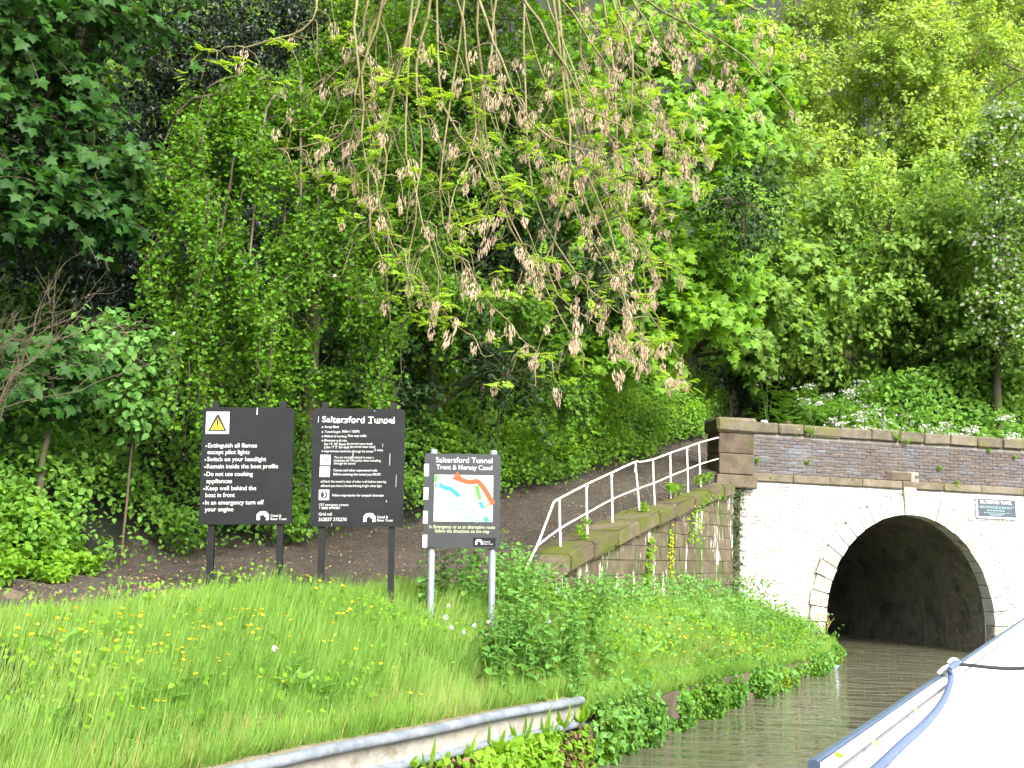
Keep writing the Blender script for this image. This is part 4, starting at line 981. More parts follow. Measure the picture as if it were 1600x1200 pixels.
# -- hanging hawthorn
def hanging_tree(name, label, basept, arcs, mat, seed, size, nspray, slen, T=WIDE, per=34, trunk=None, r0=.14):
    g = np.random.default_rng(seed); base = np.array(basept, float); root = empty(name, tuple(base)); tag(root, label, 'tree')
    tp = resample(trunk, 12); link('trunk', tubes('trunk', (tp - base)[None], np.linspace(r0, .05, 12)[None], 8, M['bark']), root)
    A = np.array([resample(a, 12) for a in arcs])
    for a_ in A: link('limb', tubes('limb', (a_ - base)[None], np.linspace(.032, .009, 12)[None], 5, M['bark']), root)
    na = len(A); N = nspray
    nc = N // 7                                                     # sprays hang in bunches of seven
    ai = np.arange(nc) % na; ti = (.05 + .95 * ((np.arange(nc) // na + g.random(nc)) / (nc / na)).clip(0, 1)) * 11; k = np.minimum(ti.astype(int), 10); f = (ti - k)[:, None]
    c0 = A[ai, k] * (1 - f) + A[ai, k + 1] * f + g.normal(0, .10, (nc, 3)); cd = np.stack([g.normal(0, .5, nc), g.normal(-.4, .4, nc), g.uniform(-.3, .35, nc)], 1); cL = slen * g.uniform(.35, 1.15, nc) * np.clip(.35 + ti / 11, .4, 1.15)
    N = nc * 7; st = np.repeat(c0, 7, 0) + g.normal(0, .09, (N, 3))
    d = unit(np.repeat(cd, 7, 0) + g.normal(0, .13, (N, 3))); L = np.repeat(cL, 7) * g.uniform(.55, 1.1, N)
    ts_ = np.linspace(0, 1, 6)
    SP = np.stack([st + d * (.42 * L * min(t * 1.6, 1) ** .8)[:, None] - np.array([0, 0, 1.]) * (L * t ** 1.5)[:, None] + .03 * g.normal(0, 1, (N, 3)) for t in ts_], 1)
    tag(link('twig', tubes('twig', SP - base, np.repeat(np.linspace(.010, .003, 6)[None], N, 0), 3, M['bark']), root), kind='stuff')
    t = g.uniform(.02, 1, (N, per)); kk = np.minimum((t * 5).astype(int), 4); ff = (t * 5 - kk)[..., None]
    idx = np.arange(N)[:, None]
    pos = (SP[idx, kk] * (1 - ff) + SP[idx, kk + 1] * ff).reshape(-1, 3); n = len(pos)
    w = (.065 * (1.15 - .6 * t)).reshape(-1, 1)
    pos = pos + g.normal(0, 1, (n, 3)) * w
    nm = unit(np.array([0, -.35, .7]) + g.normal(0, .45, (n, 3))); dv = unit(g.normal(0, 1, (n, 3)) * [1, 1, .5] + [0, 0, -.5])
    tag(link('crown', leaves('crown', T, pos - base, nm, dv, size * g.uniform(.55, 1.2, n), M[mat]), root), kind='stuff')
    ib = g.choice(n, 26, replace=False)
    tag(link('blossom', leaves('blossom', WIDE, pos[ib] - base, unit(np.array([[0, -1., .3]]) + g.normal(0, .2, (26, 3))), unit(g.normal(0, 1, (26, 3))), .055, M['blossom']), root), kind='stuff')
    return root
hub = at(470, 170, 14.6)
arcs = []
for ex, ey, eY, mx_, my_ in [(290, 330, 13.0, 360, 130), (250, 470, 13.2, 300, 240), (330, 480, 12.8, 380, 220), (390, 420, 12.6, 420, 160), (440, 500, 12.8, 450, 240), (500, 430, 12.8, 490, 200), (560, 470, 13.0, 540, 230), (610, 520, 13.2, 580, 300), (300, 560, 13.2, 320, 340), (360, 300, 12.9, 410, 120), (540, 330, 13.2, 520, 120), (240, 300, 13.4, 310, 150), (610, 330, 14, 580, 150), (470, 330, 12.7, 470, 120), (660, 300, 14.4, 600, 110), (570, 60, 14.3, 530, 60), (660, 100, 14.4, 600, 60), (480, 560, 13.2, 470, 360), (560, 610, 13.5, 530, 420), (310, 200, 13.6, 390, 120)]:
    arcs.append([hub, at(mx_, my_, (14.6 + eY) / 2 - .3), at(ex * .85 + mx_ * .15, ey - 60, eY), at(ex, ey, eY)])
hanging_tree('hawthorn_tree', 'bright green hawthorn with long drooping sprays of small leaves above the two black-post signs', gp(-3.4, 17.0), arcs, 'haw', 23, .066, 735, 1.55, per=80, trunk=[gp(-3.4, 17.0, -.3), (-3.3, 16.6, 5), (-3.2, 15.6, 7.2), tuple(hub)])
# -- dark thicket of ivied shrubs behind the signs; others added to darken the path mouth
for k, (px, py, Y, r, lab) in enumerate([(330, 560, 17.2, 1.6, 'ivied shrub with leaves darkened as shade above the warning triangle sign'), (620, 520, 18.0, 1.6, 'dark ivied shrub in the shade above the map sign'), (760, 400, 19.5, 1.7, 'dark shrub behind the hanging seed clusters'), (120, 560, 15.6, 1.3, 'ivied shrub with leaves darkened as shade under the sycamore'), (1165, 590, 34, 2.0, 'shrub added to darken the far end of the woodland path'), (1215, 560, 35, 2.2, 'taller shrub added to darken the far end of the woodland path'), (1150, 540, 31, 1.5, 'shrub hanging over the woodland path behind the pillar, added to darken it'), (700, 250, 20, 2.0, 'tall dark shrub behind the seed-hung branches')]):
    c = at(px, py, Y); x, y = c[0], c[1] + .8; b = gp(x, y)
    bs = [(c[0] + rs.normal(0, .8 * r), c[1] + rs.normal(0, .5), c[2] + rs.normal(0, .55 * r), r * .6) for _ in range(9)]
    tree('ivy_shrub', lab, b, [gp(x, y, -.3), (x, y, (b[2] + c[2]) / 2), tuple(c + [0, .6, .3])], .09, .04, bs, 60, 14, HEART, .095, 'holly' if k in (0, 3) else 'under_dark', 40 + k, cat='shrub', droop=.3)  # shrubs in the hollow get near-black holly leaves: shade put into the colour
# -- elder sapling with paired leaves, lit
bl_ = [B(x, y, Y, r) for x, y, Y, r in [(205, 520, 12.6, .34), (180, 560, 12.6, .30), (225, 570, 12.6, .32), (195, 605, 12.6, .32), (240, 545, 12.8, .25), (215, 640, 12.7, .30), (160, 520, 12.8, .25)]]
c = at(205, 560, 12.7)
tree('elder_sapling', 'slim pale green elder sapling standing alone left of the warning sign', gp(-4.75, 12.9), [gp(-4.75, 12.9, -.2), (-4.72, 12.8, 2.9), (-4.68, 12.75, 3.8), tuple(c + [0, 0, .3])], .018, .008, bl_, 20, 9, OVATE, .115, 'nettle', 31, cat='sapling', bark='deadwood', droop=.3, facing=.6)
# -- bare dead shrub at the left edge
def bare_shrub():
    g = np.random.default_rng(9); b = np.array(gp(-5.9, 10.9)); root = empty('bare_shrub', tuple(b)); tag(root, 'leafless grey-brown branching shrub beside the dark hollow', 'shrub')
    P = []; R = []
    def grow(s, d, L, r, lev):
        d = unit(d); m = s + d * L * .5 + g.normal(0, .07 * L, 3); e = s + d * L + g.normal(0, .06 * L, 3) + [0, 0, .06 * L]
        P.append(resample([s, m, e], 6)); R.append(np.linspace(r, r * .5, 6))
        if lev < 3:
            for _ in range(3 if lev else 4): grow(s + (e - s) * g.uniform(.45, 1), d + g.normal(0, .55, 3) + [.12, 0, .1], L * g.uniform(.45, .72), r * .58, lev + 1)
    for a in range(5): grow(b + [0, 0, .1], np.array([g.uniform(-.1, .55), g.uniform(-.4, .1), 1.0]), g.uniform(1.2, 1.7), .014, 0)
    for a_, r_ in zip(P, R): link('branch', tubes('branch', (a_ - b)[None], r_[None], 5, M['deadwood']), root)
bare_shrub()
bl_ = [B(x, y, Y, r) for x, y, Y, r in [(560, 20, 17.5, 1.1), (640, 0, 17.5, 1.2), (720, 10, 17.8, 1.2), (800, 20, 18, 1.2), (600, 130, 17.2, 1.0), (690, 120, 17.5, 1.0), (770, 130, 18, 1.1), (640, 230, 17.2, .9), (720, 240, 17.6, 1.0), (680, 340, 17.4, .8), (790, 260, 18.3, 1.0), (860, 140, 18.6, 1.0), (600, -90, 18, 1.4), (740, -100, 18, 1.4), (850, -60, 19, 1.3), (640, 440, 17.0, .7), (700, 470, 17.4, .7), (880, 620, 19, .7), (800, 480, 18.6, .8)]]
tree('thorn_tree', 'mid green small-leaved tree directly behind the seed-hung branches', gp(-1.6, 20.3), [gp(-1.6, 20.3, -.3), (-1.6, 19.9, 6), (-1.3, 19, 9), (-1, 18.2, 12)], .18, .06, bl_, 70, 22, WIDE, .085, 'haw', 57, droop=.45, jit=.07)
# -- bright sycamore in the middle, above the ramp
bl_ = [B(x, y, Y, r) for x, y, Y, r in [(1000, 60, 21, 1.3), (1080, 90, 21.5, 1.2), (1140, 60, 22, 1.2), (1020, 190, 20.5, 1.1), (1100, 210, 21, 1.1), (1150, 190, 22, 1.0), (960, 280, 20.5, 1.1), (1040, 300, 20.5, 1.0), (1120, 300, 21.5, .9), (1000, 400, 20.2, 1.0), (1070, 400, 20.6, .95), (1120, 420, 21.2, .8), (1040, 480, 20.2, .85), (1100, 490, 20.6, .75), (950, 460, 20.2, .9), (1000, 540, 20.2, .8), (1140, 470, 21.5, .5), (930, 150, 21, 1.2), (880, 60, 21.5, 1.3), (1000, -80, 22, 1.6), (1120, -60, 22.5, 1.4), (870, 330, 21, 1.1), (900, 540, 20.5, .8), (820, 200, 21.5, 1.2), (1180, 130, 22.5, .8)]]
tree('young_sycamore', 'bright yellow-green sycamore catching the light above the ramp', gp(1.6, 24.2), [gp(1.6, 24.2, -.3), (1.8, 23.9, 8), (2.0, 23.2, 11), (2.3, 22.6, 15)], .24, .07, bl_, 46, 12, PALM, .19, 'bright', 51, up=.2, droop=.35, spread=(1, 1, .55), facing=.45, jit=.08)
bl_ = [B(x, y, Y, r) for x, y, Y, r in [(1180, 240, 27, 1.2), (1170, 330, 27, 1.2), (1190, 400, 27, 1.1), (1150, 430, 26, 1.0), (1200, 470, 26.5, 1.0), (1150, 520, 26, .9), (1210, 300, 28, 1.1), (1180, 160, 28, 1.3), (1240, 400, 28, 1.2), (1230, 500, 27.5, 1.0), (1270, 450, 28, 1.1), (1180, 560, 27.5, .7)]]
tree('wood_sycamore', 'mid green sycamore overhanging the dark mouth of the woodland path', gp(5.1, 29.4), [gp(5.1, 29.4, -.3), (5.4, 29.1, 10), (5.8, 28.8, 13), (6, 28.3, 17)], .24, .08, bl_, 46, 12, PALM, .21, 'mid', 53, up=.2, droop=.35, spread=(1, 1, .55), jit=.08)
# -- the wood on the right, up the hillside
WT = [  # px, py span, Y, mat, label
    (1240, 60, 330, 34, 'pale', 'slender pale green tree with thin upright shoots above the path gap'),
    (1330, 0, 300, 36, 'pale', 'tall pale yellow-green tree rising behind the parapet centre'),
    (1420, 20, 330, 35, 'pale', 'feathery pale tree above the tunnel mouth'),
    (1520, 0, 260, 37, 'pale', 'tall pale tree above the name plate'),
    (1600, 30, 300, 38, 'pale', 'pale leafy tree beyond the white blossoming hawthorn'),
    (1290, 330, 540, 31.5, 'pale2', 'rounded mid green tree hanging over the parapet'),
    (1390, 300, 520, 31, 'pale2', 'broad mid green tree with tangled low limbs above the arch'),
    (1480, 340, 560, 30.5, 'mid', 'shaded green tree behind the arch'),
    (1570, 380, 600, 29.5, 'mid', 'dark leafy tree behind the name plate')]
for k, (px, ya, yb, Y, mt, lab) in enumerate(WT):
    n = 15 if mt == 'pale' else 12; rr = 1.5 if mt == 'pale' else 1.25
    bs = []
    for q in range(n):
        bs.append(B(px + rs.normal(0, 55), ya - 30 + (yb - ya + 40) * (q + .5) / n, Y + rs.normal(0, .9), rr * rs.uniform(.75, 1.2)))
    if mt == 'pale': bs += [B(px + rs.normal(0, 60), -90 - 60 * q, Y + rs.normal(0, .8), 1.7) for q in range(3)]
    c = at(px, yb, Y + 1); t_ = at(px + rs.normal(0, 15), ya - (100 if mt == 'pale' else 0), Y + .5)
    x, y = c[0] + rs.normal(0, .3), c[1] + 1.0
    tree('woodland_tree', lab, gp(x, y), [gp(x, y, -.3), tuple(np.array([x, y, 0]) * .6 + t_ * .4 * [1, 1, 0] + [0, 0, gz(x, y) * .6 + t_[2] * .4]), tuple(t_)], .17, .05, bs, 46, 22 if mt == 'pale' else 22, KITE if mt == 'pale' else OVATE, .17, mt, 60 + k,
         group='trees on the hillside behind the portal', up=.75 if mt == 'pale' else .1, droop=.15 if mt == 'pale' else .4, spread=(1, 1, .9), bark='twig' if mt == 'pale' else 'bark')
bl_ = [B(x, y, Y, r) for x, y, Y, r in [(1560, 200, 27, .8), (1590, 260, 27, .8), (1530, 240, 27.3, .6), (1610, 180, 27, .9), (1570, 320, 27.3, .8), (1540, 380, 27.6, .8), (1610, 340, 27, .9), (1590, 430, 27.5, .9), (1660, 260, 27, 1.2), (1590, 520, 27.5, .9), (1550, 470, 27.6, .7)]]
tree('hawthorn_in_blossom', 'hawthorn dusted with white blossom at the wood edge above the name plate', gp(13.9, 29.0), [gp(13.9, 29.0, -.3), (13.8, 28.6, 8), (13.6, 28, 12)], .15, .05, bl_, 40, 16, WIDE, .11, 'mid', 91, flower=('blossom', .16, .11), droop=.3)
# -- a far wood that reads as one mass behind the single trees
def far_wood():
    g = np.random.default_rng(15); n = 110000
    x = g.uniform(-34, 46, n); y = g.uniform(20, 64, n)
    dl = signed_dist(x, y, FAR); dr = signed_dist(x, y, RIGHT)
    ok = ((dl > 6.0) | ((dr < -4.0) & (dl < 0)))
    ok |= y > 37; x, y = x[ok], y[ok]; h = 4.0 + 2.6 * vnoise(x, y, 3)
    z = H(x, y, False) + np.maximum(h, .3) * g.uniform(.15, 1, len(x)) ** .6
    pos = np.stack([x, y, z], 1); pos = pos[in_view(pos, 300)]; n = len(pos)
    tc = unit(np.array([0, 0, 6]) - pos)
    return leaves('distant_wood', OVATE, pos, unit(tc * .5 + [0, 0, .7] + g.normal(0, .4, (n, 3))), unit(g.normal(0, 1, (n, 3)) + [0, 0, -.5]), g.uniform(.22, .48, n), M['mid'])
tag(link('distant_wood', far_wood()), 'dense green wood covering the hillside behind', kind='stuff')

# ------------------------------------------------------------------ tree hung with brown seed clusters
def seed_tree():
    g = np.random.default_rng(101)
    b = np.array(gp(1.0, 23.4)); root = empty('seed_tree', tuple(b))
    tag(root, 'tree with drooping mossy branches hung with bunches of pale brown winged seeds', 'tree')
    hubp = np.array([.8, 16.5, 14.6])
    tp = resample([gp(1.0, 23.4, -.3), (1.0, 23.2, 10), (1.0, 22.2, 15.2), tuple(hubp)], 14)
    link('trunk', tubes('trunk', (tp - b)[None], np.linspace(.26, .11, 14)[None], 10, M['bark']), root)
    prim = [([(560, -60), (548, 120), (560, 240), (590, 330)], 12.6), ([(600, -60), (540, 90), (470, 170), (415, 262)], 12.8), ([(640, -60), (640, 200), (690, 420), (640, 480)], 12.4), ([(680, -60), (700, 160), (740, 260), (840, 330)], 12.9),
            ([(700, -60), (735, 200), (715, 350), (695, 450)], 12.7), ([(625, -60), (570, 120), (600, 250), (555, 360)], 12.3), ([(760, -60), (800, 150), (900, 350), (1040, 560)], 13.6), ([(800, -60), (860, 180), (960, 380), (1062, 590)], 14.0),
            ([(840, -60), (900, 150), (950, 300), (1010, 450)], 14.2), ([(880, -60), (950, 60), (1010, 130), (1060, 200)], 14.8), ([(920, -60), (1030, 20), (1150, 70), (1230, 185)], 15.2), ([(780, -60), (770, 200), (830, 420), (905, 580)], 13.3),
            ([(660, -60), (610, 130), (520, 210), (440, 235)], 12.5), ([(730, -60), (690, 300), (790, 480), (845, 560)], 12.8), ([(860, -60), (880, 260), (870, 430), (985, 545)], 13.8), ([(650, -60), (600, 260), (640, 440), (760, 530)], 12.5),
            ([(900, -60), (930, 180), (990, 270), (1050, 330)], 14.6), ([(820, -60), (840, 300), (930, 470), (1050, 500)], 14.1), ([(610, -60), (585, 80), (560, 300), (620, 420)], 12.2), ([(720, -60), (790, 100), (850, 200), (930, 250)], 13.2),
            ([(750, -60), (745, 250), (800, 330), (850, 470)], 13.1), ([(940, -60), (980, 80), (1000, 260), (1030, 400)], 14.9), ([(870, -60), (910, 240), (960, 420), (1000, 540)], 14.3), ([(500, -60), (480, 30), (400, 70), (305, 82)], 13.0),
            ([(790, -60), (850, 60), (920, 160), (1000, 210)], 13.7), ([(690, -60), (660, 100), (640, 300), (660, 500)], 12.6), ([(960, -60), (1030, 60), (1080, 140), (1090, 250)], 15), ([(990, -60), (1060, 20), (1130, 80), (1165, 160)], 15.4), ([(950, -60), (990, 130), (1050, 200), (1070, 300)], 15), ([(1000, -60), (1090, -10), (1180, 20), (1240, 90)], 15.6), ([(930, -60), (960, 150), (985, 350), (1050, 420)], 14.7), ([(850, -60), (930, 90), (960, 200), (1035, 270)], 14.4)]
    P1 = []
    for pts, Y in prim:
        q = np.array([at(x, y, Y + .12 * g.normal()) for x, y in pts]); P1.append(resample(q, 16))
    P1 = np.array(P1); P1[:, 2:-1] += g.normal(0, .022, P1[:, 2:-1].shape)
    wv_ = np.linspace(0, 1, 16)[None]; ph = g.uniform(0, 6.28, (len(P1), 1)); P1[:, :, 0] += .15 * np.sin(wv_ * g.uniform(5, 11, (len(P1), 1)) + ph) * wv_ ** .5; P1[:, :, 1] += .08 * np.sin(wv_ * 7 + ph * 2) * wv_
    R1 = np.array([np.linspace(.023, .006, 16) * g.uniform(.7, 1.15) for _ in prim])
    for a_, r_ in zip(P1, R1): link('branch', tubes('branch', (a_ - b)[None], r_[None], 6, M['twig']), root)
    LP = []
    for p in P1:
        s = p[0]; LP.append(resample([hubp, hubp * .55 + s * .45 + [0, 0, 1.2], s * .85 + hubp * .15 + [0, 0, .9], s], 8))
    for a_ in LP: link('limb', tubes('limb', (a_ - b)[None], np.linspace(.075, .032, 8)[None], 6, M['twig']), root)
    # side twigs: out, down and up again at the tip
    P2 = []; R2 = []
    for p in P1:
        for _ in range(int(g.integers(12, 18))):
            k = int(g.integers(3, 15)); s = p[k]; L = g.uniform(.35, 1.1) * (1 - .035 * k)
            a = g.uniform(0, 6.28); o = np.array([math.cos(a), .6 * math.sin(a), 0])
            pts = [s, s + o * L * .30 + [0, 0, -.10 * L], s + o * L * .48 + [0, 0, -.50 * L], s + o * L * .62 + [0, 0, -.86 * L], s + o * L * .84 + [0, 0, -.92 * L], s + o * L * g.uniform(.95, 1.1) + [0, 0, -.80 * L]]
            P2.append(resample(np.array(pts) + g.normal(0, .018, (6, 3)), 10)); R2.append(np.linspace(.0085, .0036, 10) * g.uniform(.8, 1.2))
    P2 = np.array(P2); R2 = np.array(R2)
    for a_, r_ in zip(P2[:280], R2[:280]): link('twig', tubes('twig', (a_ - b)[None], r_[None], 4, M['twig']), root)
    tag(link('twig', tubes('twig', P2[280:] - b, R2[280:], 4, M['twig']), root), kind='stuff')
    # seed bunches: shared meshes, each bunch a part
    def bunch(seed):
        q = np.random.default_rng(seed); n = 30
        h = q.uniform(0, 1, n); rad = .052 * np.sin(np.clip(h * 1.05 + .12, 0, 1) * math.pi) + .012
        a = q.uniform(0, 6.28, n); pos = np.stack([rad * np.cos(a), rad * np.sin(a), -.02 - .17 * h], 1)
        o = np.stack([np.cos(a), np.sin(a), np.zeros(n)], 1)
        return leaves('seed_cluster', KITE, pos, unit(o + q.normal(0, .5, (n, 3))), unit(o * .18 + q.normal(0, .10, (n, 3)) + [0, 0, -1]), q.uniform(.06, .10, n), M['seed'], scx=q.uniform(.022, .034, n))
    bm_ = [bunch(s) for s in range(6)]
    cand = []
    for p in P2:
        for k in (2, 4, 6, 8, 9): cand.append(p[k])
    for p in P1:
        for k in range(5, 16): cand.append(p[k])
    cand = np.array(cand); px, py, dep = project(cand)
    # thicker to the right and low down, sparse at the left
    w = np.where((py < -60) | (py > 600), 0, .25 + .9 * np.clip((px - 620) / 350, 0, 1)); w = w / w.sum()
    sel = g.choice(len(cand), 295, replace=False, p=w)
    for i in sel:
        o = link('seed_cluster', bm_[int(g.integers(6))], root); o.location = cand[i] - b; s = g.uniform(.5, 1.05); o.scale = (s * g.uniform(.7, 1.1), s, s * g.uniform(.9, 1.4)); o.rotation_euler = (g.normal(0, .12), g.normal(0, .12), g.uniform(0, 6.28))
    # the bunches past the first three hundred, joined
    rest = np.setdiff1d(np.arange(len(cand)), sel); w2 = w[rest] / w[rest].sum(); more = g.choice(rest, 240, replace=False, p=w2); parts = []
    for i in more:
        m_ = bm_[int(g.integers(6))]; v = np.empty(len(m_.vertices) * 3, np.float32); m_.vertices.foreach_get('co', v); f = np.empty(len(m_.polygons) * 3, np.int32); m_.loops.foreach_get('vertex_index', f)
        parts.append((v.reshape(-1, 3) * g.uniform(.45, .95) + cand[i] - b, f.reshape(-1, 3)))
    v, f = join_arrays(parts); tag(link('seed_clusters', tri_mesh('seed_clusters', v, f, M['seed']), root), kind='stuff')
    # fresh leaf tufts on twig ends
    tips = np.concatenate([P2[:, -1], P2[g.choice(len(P2), len(P2) // 2), 6], P1[:, -1], P1[:, 9]])
    tips = tips[g.random(len(tips)) < .38]
    n = len(tips) * 6; pos = np.repeat(tips, 6, 0) + g.normal(0, .03, (n, 3))
    dv = unit(np.stack([g.normal(0, 1, n), g.normal(-.2, .8, n), g.uniform(-.35, .5, n)], 1))
    link('crown', leaves('crown', PINNATE, pos - b, unit(np.array([0, -.25, 1.]) + g.normal(0, .3, (n, 3))), dv, g.uniform(.09, .19, n), M['tuft']), root)['kind'] = 'stuff'
seed_tree()

# ------------------------------------------------------------------ undergrowth on the slope
def cover(name, label, n, box_, mask, hfun, T, smin, smax, mat, seed, lean=.35, margin=480):
    g = np.random.default_rng(seed)
    x = g.uniform(box_[0], box_[1], n); y = g.uniform(box_[2], box_[3], n)
    m = g.random(n) < mask(x, y); x, y = x[m], y[m]; n = len(x)
    z0 = H(x, y); e = .15
    gx = (H(x + e, y, False) - z0) / e; gy = (H(x, y + e, False) - z0) / e
    nr = unit(np.stack([-np.clip(gx, -1.5, 1.5), -np.clip(gy, -1.5, 1.5), np.ones(n)], 1))
    h = hfun(x, y) * g.uniform(.05, 1, n) ** .55
    pos = np.stack([x, y, z0], 1) + nr * (h * .55)[:, None] + np.array([0, 0, 1.]) * (h * .55)[:, None]
    k = in_view(pos, margin); pos, nr = pos[k], nr[k]; n = len(pos)
    tc = unit(np.array([0, 0, EYE + 2]) - pos)
    nm = unit(nr * .5 + np.array([0, 0, .7]) + tc * .4 + g.normal(0, lean, (n, 3)))
    dv = unit(g.normal(0, 1, (n, 3)) + tc * .4 + [0, 0, -.35])
    return tag(link(name, leaves(name, T, pos, nm, dv, g.uniform(smin, smax, n), M[mat])), label, kind='stuff')
def slope_mask(lo, hi):
    def f(x, y):
        d = signed_dist(x, y, FAR) - .55 * (y < 12); return np.where((d > lo + .25 * vnoise(x, y, 1.0)) & (d < hi), 1.0, 0)
    return f
bare = lambda x, y: np.where(np.hypot((x + 4.6), (y - 12.8)) < .75, .12, 1) * np.where(np.hypot(x + .9, y - 20.2) < .8, .35, 1)
clump = lambda a, b_, s: (lambda x, y: np.maximum(a + b_ * vnoise(x, y, s), .08))
cover('undergrowth', 'dense green brambles and nettles covering the slope beside the path', 230000, (-9, 6, 8, 30), lambda x, y: slope_mask(-.30, 4.2)(x, y) * bare(x, y) * np.where(y < 11.5, .8, 1), lambda x, y: np.maximum(.75 + .42 * vnoise(x, y, .9), .08) * np.where(y < 11.8, .62, 1), OVATE, .05, .11, 'under', 201)
cover('bramble_cover', 'broad-leaved bramble patches on the slope beside the path', 60000, (-9, 6, 8, 30), lambda x, y: slope_mask(-.15, 3.4)(x, y) * bare(x, y) * (vnoise(x + 9, y, 1.3) > .1), lambda x, y: np.maximum(.75 + .42 * vnoise(x, y, .7), .1) * np.where(y < 11.8, .6, 1), HEART, .06, .11, 'under', 202)
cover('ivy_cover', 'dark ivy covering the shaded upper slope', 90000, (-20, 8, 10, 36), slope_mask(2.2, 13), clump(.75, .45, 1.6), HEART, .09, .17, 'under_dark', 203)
cover('bank_herbs', 'green herbs covering the slopes behind the parapet', 60000, (5, 22, 23, 36), lambda x, y: np.where((wall_ac(x, y)[1] > .8) & ((signed_dist(x, y, RIGHT) < .3)), 1.0, 0), clump(.75, .4, 1.0), OVATE, .10, .20, 'under', 204)
cover('garlic_mustard', 'bright lime heart-leaved weeds at the left edge of the path', 26000, (-6.2, -3.6, 7.5, 12.2), lambda x, y: np.where((signed_dist(x, y, FAR) > .05 + .25 * vnoise(x, y, .5)) & (signed_dist(x, y, FAR) < 1.3), .85, 0) * bare(x, y), clump(.28, .20, .5), HEART, .05, .09, 'lime', 207)
cover('brightening_brambles', 'light green brambles added to brighten the shaded slope beside the stone pillar', 42000, (-1.5, 5.5, 18, 29), slope_mask(-.25, 3.0), clump(.85, .4, .8), OVATE, .05, .11, 'lime', 209)  # lime layer added over the undergrowth; its colour stands in for light
cover('path_weeds', 'small weeds along the trodden path edge', 9000, (-6, 5, 7, 25), lambda x, y: np.where(np.abs(signed_dist(x, y, FAR) - .05) < .28 + .2 * vnoise(x, y, .6), .8, 0), clump(.14, .1, .5), OVATE, .03, .07, 'under', 205)
cover('leaf_litter', 'brown dead leaves and twigs scattered on the dirt path', 26000, (-7, 9, 7, 32), lambda x, y: np.where((signed_dist(x, y, FAR) < .8) & (signed_dist(x, y, FAR) > -3.2) & (H(x, y) > 1.42), .8, 0), lambda x, y: .02 + 0 * x, KITE, .02, .05, 'dead', 206)

# ------------------------------------------------------------------ grass bank
def bench_mask(x, y):
    u, v = uv(x, y); vp = v - bank_off(u)
    qc = (x - Q0[0]) * QN[0] + (y - Q0[1]) * QN[1]; wa, wc = wall_ac(x, y)
    lim = np.where(u < 2.2, edge_w(u) - .05 + .22 * vnoise(x, y, .5), 3.2)
    return (vp > .06) & (vp < lim) & ((qc < -.06) | (u < 2.2)) & (wc < -.06) & (u < 13.3)
def near_rail(x, y):
    u, v = uv(x, y); vp = v - bank_off(u); return (u < -.1) & (vp < .19)
def grass(name, label, n, mask, h0, h1, w0, w1, mat, seed, lean=.35):
    g = np.random.default_rng(seed)
    x = g.uniform(-7, 9, n); y = g.uniform(4, 24, n)
    m = bench_mask(x, y) & ~near_rail(x, y); x, y = x[m], y[m]
    if mask is not None:
        m = g.random(len(x)) < mask(x, y); x, y = x[m], y[m]
    nt_ = max(len(x) // 22, 1); ci = g.integers(0, len(x), nt_); own_ = g.integers(0, nt_, len(x))      # two thirds of the blades stand in tufts
    tuft_ = g.random(len(x)) < .66; ox, oy = g.normal(0, .030, len(x)), g.normal(0, .030, len(x))
    x = np.where(tuft_, x[ci][own_] + ox, x); y = np.where(tuft_, y[ci][own_] + oy, y)
    th_ = np.where(tuft_, g.uniform(.65, 1.45, nt_)[own_], .8)
    pos = np.stack([x, y, H(x, y) - .01], 1); kp = in_view(pos, 480) & ~near_rail(x, y); pos = pos[kp]; n = len(pos); tuft_, ox, oy, th_ = tuft_[kp], ox[kp], oy[kp], th_[kp]
    hh = (h0 + (h1 - h0) * g.random(n)) * th_ * np.clip(1 + .35 * vnoise(pos[:, 0], pos[:, 1], .55) + .2 * vnoise(pos[:, 0] + 5, pos[:, 1], .2), .4, 1.8)
    ug, vg = uv(pos[:, 0], pos[:, 1]); hh *= np.where(ug < 2, np.clip((edge_w(ug) + .1 - (vg - bank_off(ug))) / .7, .40, 1), 1)
    a = np.where(tuft_, np.arctan2(oy, ox) + g.normal(0, .5, n), g.uniform(0, 6.28, n)); o = np.stack([np.cos(a), np.sin(a), 0 * a], 1)
    wind = np.array([.22, -.10, 0])
    dv = unit(np.array([0, 0, 1.]) + o * lean * g.uniform(.2, 1, (n, 1)) + wind)
    return tag(link(name, leaves(name, BLADE, pos, -unit(o + .001), dv, hh, M[mat], scx=g.uniform(w0, w1, n))), label, kind='stuff')
grass('grass', 'long bright green grass on the canal bank', 1500000, lambda x, y: np.where(uv(x, y)[0] < 1.5, 1, .5), .07, .24, .004, .008, 'grass', 301, .75)
grass('deep_grass', 'darker tufts of grass on the canal bank', 330000, lambda x, y: .35 + .6 * (vnoise(x, y, 1.1) > .15), .08, .26, .005, .010, 'grass_dark', 302, .8)
grass('dry_grass', 'dry straw-coloured grass along the edge of the bank', 260000, lambda x, y: np.where(np.abs(uv(x, y)[1] - bank_off(uv(x, y)[0]) - .26) < .22 + .12 * vnoise(x, y, .6), .55, .012), .08, .24, .005, .009, 'dry', 303, .9)
cover('clover_and_weeds', 'low broad-leaved weeds among the grass', 90000, (-7, 9, 5, 24), lambda x, y: np.where(bench_mask(x, y) & ~near_rail(x, y), np.clip(.25 + .9 * vnoise(x + 3, y, .9), .04, 1), 0), clump(.20, .10, .6), OVATE, .025, .06, 'lime', 304)
cover('yarrow_weeds', 'feathery low weeds among the grass', 30000, (-7, 9, 5, 24), lambda x, y: np.where(bench_mask(x, y) & ~near_rail(x, y), np.clip(.1 + .9 * vnoise(x - 6, y + 2, .8), .0, 1), 0), clump(.18, .10, .5), PINNATE, .05, .11, 'under', 305)
